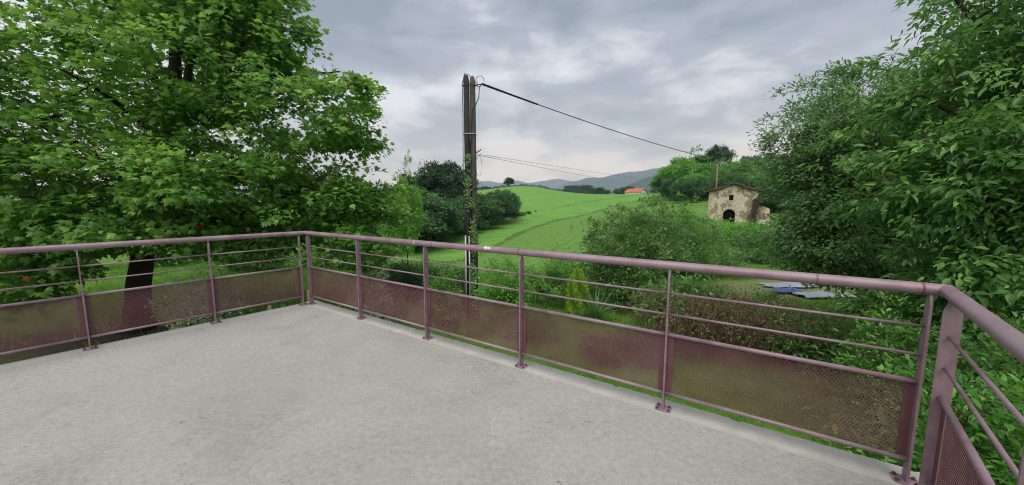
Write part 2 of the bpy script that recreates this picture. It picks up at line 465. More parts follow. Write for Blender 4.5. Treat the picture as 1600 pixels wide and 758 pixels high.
base = m.mix(m.step(m.math('ADD', soil, m.math('MULTIPLY', nb, 0.5)), 1.4, 1.05, 0, 0.9), base, m.ramp(nc, [(0.3, (0.040, 0.030, 0.020)), (0.7, (0.085, 0.062, 0.040))]))
m.color(base); m.bump(m.math('ADD', nc, m.math('MULTIPLY', rows, 1.2)), 0.6, 0.08)
M['land'] = m.m
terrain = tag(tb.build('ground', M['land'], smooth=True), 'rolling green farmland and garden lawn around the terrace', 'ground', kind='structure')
def vattr(name, arr):
    a = terrain.data.attributes.new(name, 'FLOAT', 'POINT'); a.data.foreach_set('value', np.asarray(arr, np.float32).ravel())
dT, sT = seg_dist(GX, GY, TRACK); dU, sU = seg_dist(GX, GY, UPPER); dN, sN = seg_dist(GX, GY, NEAR_EDGE)
vattr('strip', np.minimum(dT, dU * 0.8)); vattr('side', -sT); vattr('field', sN)
vattr('gravel', np.sqrt(((GX - 12.6) / 5.0) ** 2 + ((GY - 16.4) / 2.3) ** 2))
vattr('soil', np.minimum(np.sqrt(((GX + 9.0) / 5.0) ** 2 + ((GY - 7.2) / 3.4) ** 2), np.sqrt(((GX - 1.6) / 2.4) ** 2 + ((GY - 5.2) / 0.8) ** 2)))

# ------------------------------------------------------------------ mountains
def mountain(name, label, Y, ridge, seed, depth, amp, mat, xl, xr):
    r = np.random.default_rng(seed)
    P = np.array([at(u, v, Y) for u, v in ridge])
    X = np.linspace(xl, xr, 260)
    top = np.interp(X, P[:, 0], P[:, 2])
    for k in range(7):
        fq = 2 ** k * 2 * np.pi / 3000 * (6000 / Y) ** 0.5
        top = top + amp * 0.62 ** k * np.sin(X * fq * (0.9 + 0.3 * r.random()) + r.random() * 6) * 0.55
    T = np.linspace(-1, 1, 46)
    V = np.zeros((len(T), len(X), 3))
    ph = r.random(8) * 6
    for i, t in enumerate(T):
        fall = 1 - abs(t) ** 1.25
        spur = sum(np.sin(X * (0.0018 * 1.7 ** k) * (6000 / Y) + ph[k] + t * (1.6 + k)) / 1.5 ** k for k in range(6))
        V[i, :, 0] = X + 60 * np.sin(t * 5 + X * 0.003)
        V[i, :, 1] = Y + t * depth
        V[i, :, 2] = -30 + (top + 30) * np.clip(fall * (1 + 0.09 * spur * (1 - fall) * 2), 0, 1.0)
    n_, k_ = V.shape[:2]
    ii = (np.arange(n_ - 1)[:, None] * k_ + np.arange(k_ - 1)[None]).ravel()
    o = MB().add(V.reshape(-1, 3), np.stack([ii, ii + 1, ii + k_ + 1, ii + k_], -1)).build(name, mat, smooth=True)
    return tag(o, label, 'mountain', kind='structure')
m = Mat('mountain_forest', 0.95, 0.05)
n1 = m.noise(0.0022, 6, 0.6); n2 = m.noise(0.012, 5, 0.65)
c = m.ramp(n1, [(0.35, (0.018, 0.034, 0.020)), (0.6, (0.030, 0.048, 0.026)), (0.75, (0.065, 0.080, 0.042))])
c = m.mix(m.step(n2, 0.5, 0.7, 0, 0.5), c, (0.075, 0.095, 0.045)); m.color(c); M['mount'] = m.m
mountain('mountain', 'hazy blue mountain ridge climbing behind the wooded hillside', 5200,
         [(560, 300), (868, 294), (881, 286), (898, 283), (917, 277.5), (928, 276), (940, 277), (950, 275.7), (965, 271), (991, 267), (1005, 267), (1024, 263.5), (1057, 260.5), (1120, 255), (1250, 262), (1500, 280)],
         3, 1500, 14, M['mount'], -1500, 6500)
mountain('mountain', 'nearer green-blue foothill in front of the mountain ridge', 2600,
         [(860, 312), (955, 304), (981, 292), (1001, 281), (1016, 275), (1033, 271.5), (1080, 268), (1200, 272), (1500, 290)],
         8, 700, 6, M['mount'], 250, 3000)
mountain('mountain', 'faint far mountains low on the horizon left of the utility pole', 6900,
         [(300, 296), (560, 292), (640, 291), (705, 287.5), (730, 287), (752, 281.5), (769, 282), (786, 286), (800, 283), (808, 281.5), (822, 285), (858, 280), (870, 279.5), (891, 283), (930, 288), (1100, 290)],
         5, 1000, 18, M['mount'], -7500, 4000)

# ------------------------------------------------------------------ terrace and railing
va = np.array((0.62124, 0.78362)); ca = np.array((-3.61324, 4.13643))
vb = np.array((0.83588, -0.54892)); cb = np.array((-0.41828, 3.32091))
vc = norm(np.array((-0.672, -0.7406)))
nb_out = np.array((-vb[1], vb[0]))                 # outward of the long side
K1 = np.array((-2.9445, 4.9799)); K2 = np.array((2.107, 1.663))
nc_out = np.array((-vc[1], vc[0])); nc_out = nc_out if nc_out @ (K2 - ca) > 0 else -nc_out
na_out = np.array((-va[1], va[0])); na_out = na_out if na_out @ (ca - K2) > 0 else -na_out
def isect(p, d_, q, e_):
    t = np.linalg.solve(np.array([d_, -e_]).T, q - p); return p + d_ * t[0]
def offset_poly(ob, oa, oc):
    k1 = isect(ca + na_out * oa, va, cb + nb_out * ob, vb)
    k2 = isect(cb + nb_out * ob, vb, K2 + nc_out * oc, vc)
    return [k1, k2, k2 + vc * 7.0, k1 - va * 7.0]
def prism(poly, z0, z1):
    n_ = len(poly)
    V = [(*p, z0) for p in poly] + [(*p, z1) for p in poly]
    F = [tuple(range(n_, 2 * n_)), tuple(range(n_))[::-1]]
    F += [(i, (i + 1) % n_, n_ + (i + 1) % n_, n_ + i) for i in range(n_)]
    return MB().add(V, [f_[::-1] for f_ in F])
OB, OA, OC = 0.145, 0.105, 0.10
terrace = tag(prism(offset_poly(OB - 0.20, OA, OC), -0.24, 0.0).build('terrace', M['concrete']), 'weathered grey concrete terrace floor', 'terrace', kind='structure')
# mortar rim along the long edge: a hair higher, chipped outer arris
pi_ = offset_poly(OB - 0.20, OA, OC); po_ = offset_poly(OB, OA, OC)
n_ = 220
A0, A1, B0, B1 = pi_[0], pi_[1], po_[0], po_[1]
V = []
for i in range(n_ + 1):
    t = i / n_
    a_ = A0 * (1 - t) + A1 * t; b_ = B0 * (1 - t) + B1 * t
    ch = 0.006 * random.random() + (0.018 if random.random() < 0.05 else 0)
    e_ = b_ - nb_out * ch
    V += [(*a_, -0.24), (*a_, 0.0005), (*(a_ + nb_out * 0.05), 0.006), (*(e_ - nb_out * 0.012), 0.005), (*e_, -0.006 - ch * 0.6), (*b_, -0.05), (*b_, -0.24)]
F = [(i * 7 + k, i * 7 + k + 1, i * 7 + 8 + k, i * 7 + 7 + k) for i in range(n_) for k in range(6)]
rim = MB().add(V, F).build('edge_rim', M['rim'], terrace); 
hw = offset_poly(-0.35, -0.35, -0.35)
tag(prism(hw, -4.2, -0.243).build('house_wall', M['soffit']), 'rendered wall of the house carrying the terrace', 'wall', kind='structure')

RAIL_Z, RAIL_R = 1.032, 0.030
railing = empty('railing', (*K1, 0), 'plum painted steel railing with perforated panels around the terrace', 'railing')
def P3(p2, z): return np.array((p2[0], p2[1], z))
UP = np.array((0, 0, 1.0))
# handrail: three tubes, mitred at the corners
def mitred(p0, p1, m0, m1, name='handrail'):
    sides = 20; d_ = norm(p1 - p0); u_ = np.array((-d_[1], d_[0], 0)); a = np.linspace(0, 2 * np.pi, sides, endpoint=False)
    ring = RAIL_R * (np.cos(a)[:, None] * u_ + np.sin(a)[:, None] * UP)
    V = []
    for p, mn in ((p0, m0), (p1, m1)):
        q = p + ring
        V.append(q - d_ * (((q - p) @ mn) / (d_ @ mn))[:, None])
    V = np.concatenate(V)
    F = [(j, (j + 1) % sides, sides + (j + 1) % sides, sides + j) for j in range(sides)]
    return MB().add(V, F).build(name, M['paint'], railing, smooth=True)
vA3, vB3, vC3 = P3(va, 0), P3(vb, 0), P3(vc, 0)
mitre1 = norm(norm(vA3) + norm(vB3)); mitre2 = norm(norm(vB3) + norm(vC3))
h1, h2 = P3(K1, RAIL_Z), P3(K2, RAIL_Z)
mitred(P3(K1 - va * 5.2, RAIL_Z), h1, vA3, mitre1)
mitred(h1, h2, mitre1, mitre2)
mitred(h2, P3(K2 + vc * 4.2, RAIL_Z), mitre2, vC3)

# post: flat bar standing across the run, roof-cut at the top
def post_data(name, d2):
    o2 = np.array((-d2[1], d2[0])); hw_, ht, zt = 0.030, 0.0055, 1.012
    prof = [(-hw_, 0.012), (hw_, 0.012), (hw_, zt - 0.055), (0.012, zt), (-0.012, zt), (-hw_, zt - 0.055)]
    V = [P3(o2 * x + d2 * s * ht, z) for s in (-1, 1) for x, z in prof]; k = len(prof)
    F = [tuple(range(k))[::-1], tuple(range(k, 2 * k))] + [(i, (i + 1) % k, k + (i + 1) % k, k + i) for i in range(k)]
    me = MB().add(V, F).data(name, np.zeros(3)); me.materials.append(M['paint']); return me
def plate_data(d2):
    o2 = np.array((-d2[1], d2[0])); c_ = 0.012; hx, hy = 0.052, 0.040
    pl = [(hx - c_, -hy), (hx, -hy + c_), (hx, hy - c_), (hx - c_, hy), (-hx + c_, hy), (-hx, hy - c_), (-hx, -hy + c_), (-hx + c_, -hy)]
    V = [P3(d2 * x + o2 * y, z) for z in (0.001, 0.0115) for x, y in pl]; k = len(pl)
    F = [tuple(range(k))[::-1], tuple(range(k, 2 * k))] + [(i, (i + 1) % k, k + (i + 1) % k, k + i) for i in range(k)]
    me = MB().add(V, F).data('base_plate', np.zeros(3)); me.materials.append(M['paint']); return me
bm_ = MB().tube([(0, 0, 0.010), (0, 0, 0.0145)], 0.0105, 10).tube([(0, 0, 0.014), (0, 0, 0.023)], 0.0075, 6).data('bolt', np.zeros(3)); bm_.materials.append(M['rust'])

Z_BARS = (0.842, 0.694); Z_TOP, Z_BOT = 0.550, 0.124
def perforated(d2, length, zlo, zhi, pitch=0.0158):
    """sheet of hexagonal cells, each with a hole through it"""
    hx = pitch; hz = pitch * 0.8660
    nxx = int(length / hx); nz = int((zhi - zlo) / hz)
    a = np.radians(np.arange(6) * 60 + 30)
    R0, R1 = pitch / math.sqrt(3), pitch * 0.37
    t0 = []
    cxs, czs = np.meshgrid(np.arange(nxx), np.arange(nz))
    X = (cxs + 0.5 * (czs % 2) + 0.25) * hx - length / 2 + (length - nxx * hx) / 2; Z = zlo + (czs + 0.5) * hz
    X, Z = X.ravel(), Z.ravel()
    ang = np.concatenate([a, a]); rad = np.r_[np.full(6, R0), np.full(6, R1)]
    lx = X[:, None] + rad * np.cos(ang); lz = Z[:, None] + rad * np.sin(ang)
    V = np.stack([lx * d2[0], lx * d2[1], lz], -1)
    f_ = np.array([(i, (i + 1) % 6, 6 + (i + 1) % 6, 6 + i) for i in range(6)])
    F = (np.arange(len(X))[:, None, None] * 12 + f_[None]).reshape(-1, 4)
    # second skin 1.5 mm behind plus hole walls give the sheet its thickness
    o2 = np.array((-d2[1], d2[0], 0)) * 0.0016
    nV = V.reshape(-1, 3); k = len(nV)
    F2 = F[:, ::-1] + k
    g_ = np.array([(6 + i, 6 + (i + 1) % 6, 18 + (i + 1) % 6, 18 + i) for i in range(6)])
    inner = np.array([(6 + i, 6 + (i + 1) % 6) for i in range(6)])
    W = (np.arange(len(X))[:, None, None] * 12 + inner[None]).reshape(-1, 2)
    W = np.c_[W, W[:, ::-1] + k]
    return MB().add(np.r_[nV, nV + o2], np.r_[F, F2, W])

def run(p0, d2, ts, out2):
    """posts at p0 + d2*t, then bars, panels and flats bay by bay"""
    pm_, pl_ = post_data('post', d2), plate_data(d2)
    for t in ts:
        b2 = p0 + d2 * t
        po = share('post', pm_, M['paint'], railing, P3(b2, 0))
        share('base_plate', pl_, M['paint'], po, P3(b2, 0))
        o2 = np.array((-d2[1], d2[0]))
        for sx, sy in ((1, 1), (-1, -1), (1, -1), (-1, 1)):
            share('bolt', bm_, M['rust'], po, P3(b2 + d2 * 0.036 * sx + o2 * 0.024 * sy, 0))
    cache = {}
    for a_, b_ in zip(ts[:-1], ts[1:]):
        ln = round(b_ - a_, 3); mid = P3(p0 + d2 * (a_ + b_) / 2, 0)
        if ln not in cache:
            D = P3(d2, 0); e = D * (ln / 2 - 0.004)
            off = P3(out2, 0) * 0.016
            sheet = perforated(d2, ln - 0.07, Z_BOT + 0.012, Z_TOP - 0.006)
            sm = sheet.data('perforated_panel', np.zeros(3)); sm.materials.append(M['sheet'])
            def tb_(z, r):
                me = MB().tube([-e + UP * z, e + UP * z], r, 12).data('bar', np.zeros(3)); me.materials.append(M['paint'])
                me.polygons.foreach_set('use_smooth', np.array([len(p_.vertices) == 4 for p_ in me.polygons])); return me
            fl = MB().box(UP * (Z_BOT + Z_TOP) / 2 , D, P3(out2, 0), UP, 0.018, 0.003, (Z_TOP - Z_BOT) / 2 - 0.012).data('flat', np.zeros(3)); fl.materials.append(M['sheet'])
            cache[ln] = (sm, [tb_(z, 0.0075) for z in Z_BARS], tb_(Z_TOP, 0.0135), tb_(Z_BOT, 0.0125), fl, off, e)
        sm, bars, topb, botb, fl, off, e = cache[ln]
        for b in bars: share('bar', b, M['paint'], railing, mid)
        share('panel_rail', topb, M['paint'], railing, mid); share('panel_rail', botb, M['paint'], railing, mid)
        pan = share('perforated_panel', sm, M['sheet'], railing, mid + off)
        for s in (-1, 1):
            share('panel_flat', fl, M['sheet'], pan, mid + off * 0.55 + s * (e - P3(d2, 0) * 0.022))
tB = np.linspace(-2.955, 2.968, 6)
run(cb, vb, tB, nb_out)
run(ca, va, np.array((0.988 - 0.982 * 5, 0.988 - 0.982 * 4, 0.988 - 0.982 * 3, 0.988 - 0.982 * 2, 0.988 - 0.982, 0.988)), na_out)
run(K2, vc, np.array((0.155, 1.137, 2.119, 3.1)), nc_out)
# welded joint sleeves and a bare patch on the handrail
for u in (649, 676, 811, 1275, 1442):
    tt = np.array([P3(K1 + vb * q, RAIL_Z) for q in np.linspace(0, 6.04, 605)])
    cp_, sp_ = math.cos(PITCH), math.sin(PITCH)
    pr = 800 + FPX * tt[:, 0] / (tt[:, 1] * cp_ - (tt[:, 2] - CAM_H) * sp_)
    q = tt[np.argmin(abs(pr - u))]
    MB().tube([q - vB3 * 0.004, q + vB3 * 0.004], RAIL_R + 0.0012, 20, False).build('weld_ring', M['sheet'] if u != 649 else M['bare_zinc'], railing, smooth=True)
    if u == 811:
        q = q - vB3 * 0.33
        V, F = [], []
        th0 = math.atan2(0, 1)
        for i in range(9):
            for j in range(6):
                x = (i / 8 - 0.5) * 0.085 * (1 - 0.35 * abs(j / 2.5 - 1)) + random.uniform(-0.004, 0.004); a = R(118 + 62 * j / 5)
                V.append(q + vB3 * x + (RAIL_R + 0.0011) * (math.cos(a) * P3(nb_out, 0) + math.sin(a) * UP))
        for i in range(8):
            for j in range(5):
                if random.random() < 0.72: F.append((i * 6 + j, i * 6 + j + 1, i * 6 + 7 + j, i * 6 + 6 + j))
        tag(MB().add(V, F).build('bare_patch', M['bare_zinc'], railing), 'pale scraped patch where the plum paint is gone')

# ------------------------------------------------------------------ leaves and trees
MAPLE_V = np.array([(0, 0.32, 0.03), (0, 0, 0), (.20, .03, -.03), (.50, .10, -.10), (.34, .30, -.05), (.50, .58, -.12), (.22, .52, -.03), (0, 1.0, -.14), (-.22, .52, -.03), (-.50, .58, -.12), (-.34, .30, -.05), (-.50, .10, -.10), (-.20, .03, -.03)])
MAPLE_F = np.array([(0, i, i % 12 + 1) for i in range(1, 13)])
OVAL_V = np.array([(0, 0, 0), (.19, .30, .05), (.16, .66, .02), (0, 1, -.14), (-.16, .66, .02), (-.19, .30, .05), (0, .45, -.02)])
OVAL_F = np.array([(0, 1, 6), (1, 2, 6), (2, 3, 6), (3, 4, 6), (4, 5, 6), (5, 0, 6)])
QUAD_V = np.array([(0, 0, 0), (.26, .48, .05), (0, 1, -.08), (-.26, .48, .05)])
QUAD_F = np.array([(0, 1, 2), (0, 2, 3)])
TEMPL = {'maple': (MAPLE_V, MAPLE_F), 'oval': (OVAL_V, OVAL_F), 'quad': (QUAD_V, QUAD_F)}

def frames(d_, nrm):
    d_ = norm(d_); s_ = norm(np.cross(d_, nrm)); n_ = np.cross(s_, d_); return s_, d_, n_

def add_leaves(mb, pos, d_, nrm, size, tint, kind):
    TV, TF = TEMPL[kind]; s_, d_, n_ = frames(d_, nrm)
    V = pos[:, None] + size[:, None, None] * (TV[None, :, 0:1] * s_[:, None] + TV[None, :, 1:2] * d_[:, None] + TV[None, :, 2:3] * n_[:, None])
    k = len(TV)
    F = (np.arange(len(pos))[:, None, None] * k + TF[None]).reshape(-1, 3)
    mb.add(V.reshape(-1, 3), F, np.repeat(tint, k))

def curve(a, b, sag, n_=6, r=None):
    t = np.linspace(0, 1, n_)[:, None]; d_ = b - a
    side = np.cross(d_, UP) * (r.uniform(-0.12, 0.12) if r is not None else 0)
    return a + d_ * t + (UP * sag * np.linalg.norm(d_) + side) * (4 * t * (1 - t)) * 0.5

def plant(name, label, cat, base, limbs, lobes, leaf, mat, bark, group=None, seed=1, parts=0, names=('trunk', 'crown'), zfloor=None, fork=10, thin=0.010, extra=None, rag=0.2, clump=0.72, gap=None):
    """limbs: [(points, r0, r1)], lobes: [(centre, radii, clusters)], leaf: dict(kind,size,n,rc,droop,up)"""
    r = np.random.default_rng(seed)
    root = empty(name, base, label, cat, group)
    wood = MB(); skP, skR = [], []
    for pts, r0, r1 in limbs:
        pts = np.array(pts, float); n_ = max(10, 6 * (len(pts) - 1))
        tt = np.linspace(0, 1, len(pts)); t = np.linspace(0, 1, n_)
        P = np.stack([np.interp(t, tt, pts[:, k]) for k in range(3)], -1)
        for _ in range(2): P[1:-1] = (P[:-2] + 2 * P[1:-1] + P[2:]) / 4
        P[1:-1] += r.normal(0, 0.12, (n_ - 2, 3)) * min(r0, 0.3)
        rad = r0 + (r1 - r0) * t ** 0.8
        if r0 > 0.15: rad[:2] *= (1.35, 1.12)
        wood.tube(P, rad, 9 if r0 > 0.06 else 6); skP.append(P[n_ // 4:]); skR.append(rad[n_ // 4:])
    if limbs: SP, SR = np.concatenate(skP), np.concatenate(skR)
    else: SP, SR = np.array([base], float), np.array([0.03])
    C, O, Q = [], [], []
    for cen, rad, k in lobes:
        cen, rad = np.array(cen, float), np.array(rad, float)
        v = norm(r.normal(size=(k * 3, 3))); q = r.random(k * 3) ** 0.42
        # uneven outline: push the radius in and out with a few random bumps
        bump = sum(np.sin(v @ (norm(r.normal(size=3)) * f_) + r.random() * 6) for f_ in (3, 5, 8)) / 3
        p = cen + v * rad * q[:, None] * (1 + rag * bump)[:, None]
        # most shoots gather in flat layered sprays carried by one bough
        mass = p[:max(4, k // 9)]; pick_ = r.integers(0, len(mass), k * 3)
        lay = mass[pick_] + r.normal(0, 1, (k * 3, 3)) * rad * np.array((0.17, 0.17, 0.055)) * r.uniform(0.6, 1.3, len(mass))[pick_][:, None]
        lay[:, 2] -= 0.5 * ((lay - mass[pick_])[:, :2] ** 2).sum(1) / max(rad[0] * 0.5, 0.3)
        p = np.where((r.random(k * 3) < clump)[:, None], lay, p)
        if zfloor is not None: p = p[p[:, 2] > zfloor + ground(p[:, 0], p[:, 1])]
        p = p[:k]; C.append(p); O.append(norm(p - (cen - UP * rad[2] * 0.35)))
    C = np.concatenate(C); O = np.concatenate(O)
    if gap:
        a_, b_, gr = np.array(gap[0]), np.array(gap[1]), gap[2]
        t_ = np.clip(((C - a_) @ (b_ - a_)) / ((b_ - a_) @ (b_ - a_)), 0, 1)[:, None]
        kp = np.linalg.norm(C - a_ - t_ * (b_ - a_), axis=1) > gr; C, O = C[kp], O[kp]
    # sub-branches
    pick = r.permutation(len(C))[:max(3, len(C) // fork)]
    pick = pick[np.argsort(np.linalg.norm(C[pick] - SP.mean(0), axis=1))]
    for i in pick:
        c_ = C[i]; dd = np.linalg.norm(SP - c_, axis=1) + np.maximum(0, SP[:, 2] - c_[2] - 0.2) * 0.8
        j = np.argmin(dd); P = curve(SP[j], c_, r.uniform(-0.02, 0.14), 6, r)
        ra = min(SR[j] * 0.62, 0.012 + 0.018 * np.linalg.norm(SP[j] - c_)); rad = np.linspace(ra, thin * 0.6, 6)
        wood.tube(P, rad, 5, False); SP = np.r_[SP, P[1:]]; SR = np.r_[SR, rad[1:]]
    n = leaf['n']; rc = leaf['rc']
    for i0 in range(0, len(C), 400):
        cc = C[i0:i0 + 400]; j = np.argmin(((SP[None] - cc[:, None]) ** 2).sum(-1), 1)
        for c_, q_ in zip(cc, SP[j]):
            if np.linalg.norm(c_ - q_) > 0.05: wood.tube(curve(q_, c_, r.uniform(0, 0.15), 4, r), np.linspace(thin * 0.7, thin * 0.3, 4), 3, False)
    trunk = wood.build(names[0], bark, root, smooth=True)
    k = len(C)
    jit = norm(r.normal(size=(k, n, 3))) * (r.random((k, n, 1)) ** 0.5) * rc * r.uniform(0.6, 1.3, (k, 1, 1))
    jit[..., 2] *= leaf.get('flat', 0.55)
    pos = C[:, None] + jit
    pos[..., 2] -= leaf.get('droop', 0.3) * (jit[..., 0] ** 2 + jit[..., 1] ** 2) / max(rc, 1e-3)
    oo = norm(jit + O[:, None] * rc * 0.7)
    d_ = norm(oo * 0.9 + r.normal(0, 0.45, (k, n, 3)) + np.array((0, 0, -leaf.get('droop', 0.3))))
    nr = norm(UP * leaf.get('up', 1.0) + O[:, None] * 0.45 + r.normal(0, 0.42, (k, n, 3)))
    size = leaf['size'] * r.uniform(0.5, 1.3, (k, n))
    tint = np.clip(0.42 + 0.20 * r.normal(size=(k, 1)) + 0.16 * r.normal(size=(k, n)), 0, 1)
    pos, d_, nr, size, tint = pos.reshape(-1, 3), d_.reshape(-1, 3), nr.reshape(-1, 3), size.ravel(), tint.ravel()
    if zfloor is not None:
        keep = pos[:, 2] > ground(pos[:, 0], pos[:, 1]) + 0.02
        pos, d_, nr, size, tint = pos[keep], d_[keep], nr[keep], size[keep], tint[keep]
    chosen = np.zeros(len(pos), bool)
    if parts:
        v = pos - np.array((0, 0, CAM_H)); zc_ = v[:, 1] * math.cos(PITCH) - v[:, 2] * math.sin(PITCH)
        uu = v[:, 0] / np.maximum(zc_, 0.1); vv = (v[:, 1] * math.sin(PITCH) + v[:, 2] * math.cos(PITCH)) / np.maximum(zc_, 0.1)
        s = size / np.maximum(zc_, 0.1); s[(zc_ < 0.3) | (abs(uu) > 1.45) | (abs(vv) > 0.68)] = 0
        chosen[np.argsort(-s)[:parts]] = True
    mb = MB(); r_ = ~chosen
    if extra:
        red = r.random(len(pos)) < extra[0]; red &= r_
        add_leaves(mb, pos[r_ & ~red], d_[r_ & ~red], nr[r_ & ~red], size[r_ & ~red], tint[r_ & ~red], leaf['kind'])
        m2 = MB(); add_leaves(m2, pos[red], d_[red], nr[red], size[red], tint[red], leaf['kind'])
        o2 = m2.build('turned_leaves', extra[1], root); o2['kind'] = 'stuff'
    else:
        add_leaves(mb, pos[r_], d_[r_], nr[r_], size[r_], tint[r_], leaf['kind'])
    crown = mb.build(names[1], mat, root)
    crown['kind'] = 'stuff'
    if parts:
        TV, TF = TEMPL[leaf['kind']]; var = []
        for tv in (0.25, 0.4, 0.5, 0.62, 0.78):
            me = MB().add(TV, TF, tv).data('leaf', np.zeros(3)); me.materials.append(mat); var.append(me)
        s_, dd, nn = frames(d_, nr); b0 = np.array(root.location)
        for i in np.where(chosen)[0]:
            me = var[int(np.clip(tint[i] * 5, 0, 4))]
            o = bpy.data.objects.new('leaf', me); col.objects.link(o); o.parent = root
            Mx = Matrix.Identity(4)
            for a in range(3):
                Mx[a][0], Mx[a][1], Mx[a][2] = s_[i][a] * size[i], dd[i][a] * size[i], nn[i][a] * size[i]
                Mx[a][3] = pos[i][a] - b0[a]
            o.matrix_local = Mx
    return root

# ---- big plane tree beside the terrace
g0 = gz(-10.4, 9.4)
plant('plane_tree', 'huge plane tree with lobed leaves and dark leaning trunk beside the terrace', 'tree', (-10.4, 9.4, g0),
      [([(-10.4, 9.4, g0 - 0.1), (-10.15, 9.4, -0.3), (-9.7, 9.5, 1.2), (-9.1, 9.7, 3.4), (-8.9, 9.8, 5.6), (-9.0, 9.9, 8.2), (-9.3, 10, 10.4)], 0.31, 0.05),
       ([(-10.1, 9.4, 0.1), (-9.2, 9.3, 0.75), (-7.6, 9.0, 1.0), (-5.8, 8.8, 1.5), (-4.5, 8.8, 2.2)], 0.16, 0.03),
       ([(-9.3, 9.6, 2.6), (-8.6, 9.6, 4.2), (-8.1, 9.6, 6.0), (-7.4, 9.5, 8.4)], 0.15, 0.03),
       ([(-9.1, 9.7, 3.6), (-7.6, 9.5, 4.4), (-6.0, 9.4, 4.7), (-4.4, 9.4, 4.8)], 0.11, 0.02),
       ([(-9.6, 9.5, 1.6), (-11.2, 9.2, 3.0), (-12.8, 8.8, 4.2), (-14.5, 8.4, 5.0)], 0.14, 0.03),
       ([(-9.2, 9.6, 3.0), (-9.0, 8.2, 3.8), (-8.6, 7.0, 4.0)], 0.09, 0.02),
       ([(-9.9, 9.4, 0.9), (-9.6, 8.0, 1.4), (-9.2, 6.6, 1.6)], 0.09, 0.02),
       ([(-9.1, 9.7, 4.0), (-10.2, 9.6, 6.4), (-11.4, 9.4, 8.6)], 0.12, 0.03)],
      [((-9.3, 9.4, 7.6), (3.9, 3.4, 3.4), 420), ((-7.0, 9.4, 6.7), (1.8, 2.0, 1.9), 200), ((-6.4, 9.4, 5.6), (1.5, 1.6, 1.2), 110), ((-6.3, 9.4, 4.2), (2.5, 2.4, 1.7), 200), ((-4.5, 9.5, 3.7), (1.25, 1.6, 1.1), 90), ((-5.6, 9.2, 1.8), (2.0, 2.2, 1.3), 190), ((-4.0, 9.7, 0.9), (1.25, 1.4, 1.45), 150),
       ((-7.6, 8.0, 2.4), (2.6, 1.9, 1.9), 240), ((-9.6, 7.4, 2.6), (2.4, 1.6, 2.0), 220), ((-11.6, 8.0, 4.4), (2.6, 2.2, 2.4), 300), ((-7.6, 8.3, 5.0), (2.0, 2.0, 1.6), 130),
       ((-12.5, 8.6, 1.8), (2.6, 2.2, 1.5), 170), ((-9.8, 8.2, 0.95), (3.4, 1.6, 0.55), 170), ((-10.7, 7.4, 0.0), (1.3, 0.9, 0.55), 90), ((-6.6, 9.6, 0.55), (2.0, 1.3, 0.55), 140), ((-13.2, 9.0, 0.9), (2.2, 1.8, 0.7), 120), ((-14.8, 9.0, 4.5), (2.6, 2.4, 3.4), 170), ((-10.5, 12.0, 5.0), (4.5, 2.0, 4.0), 170), ((-9.6, 11.5, 1.5), (5.2, 1.2, 1.2), 230)],
      dict(kind='maple', size=0.14, n=26, rc=0.42, droop=0.35, up=1.1), M['plane_leaf'], M['bark'], seed=11, parts=300, fork=9, extra=(0.0009, M['red_leaf']), gap=((-8.8, 9.8, 5.1), (-5.6, 6.2, 3.9), 0.5))

# ---- trees on the right
g1 = gz(10.3, 10.0)
plant('oak_tree', 'grey-green oak with fine dull foliage and slim dark trunk behind the railing', 'tree', (10.3, 10.0, g1),
      [([(10.3, 10.0, g1 - 0.1), (10.25, 10.0, -1.2), (10.2, 10.1, 0.4), (10.0, 10.2, 2.0), (9.9, 10.2, 4.2)], 0.17, 0.03),
       ([(10.25, 10.0, -1.1), (9.6, 9.9, -0.5), (9.1, 9.8, 0.3), (8.4, 9.8, 1.2)], 0.07, 0.02),
       ([(10.2, 10.1, 0.6), (9.2, 10.2, 1.6), (8.3, 10.3, 2.6)], 0.07, 0.02), ([(10.15, 10.1, 0.8), (11.2, 10.2, 2.0), (12.0, 10.4, 3.2)], 0.08, 0.02)],
      [((10.3, 10.4, 3.5), (2.6, 1.9, 1.85), 850), ((9.4, 10.2, 2.2), (1.45, 1.5, 1.9), 640), ((9.1, 9.9, 0.6), (1.6, 1.5, 1.0), 460), ((10.8, 9.8, 0.9), (2.0, 1.6, 1.2), 260), ((12.6, 10.6, 2.6), (2.2, 1.8, 2.3), 280), ((9.8, 9.8, -0.25), (1.9, 1.3, 0.7), 260), ((11.4, 9.4, -0.3), (1.6, 1.2, 0.7), 170)],
      dict(kind='oval', size=0.118, n=38, rc=0.36, droop=0.15, up=0.9, flat=0.6), M['oak_leaf'], M['bark'], seed=21, fork=9, clump=0.5)
g2 = gz(9.6, 6.2)
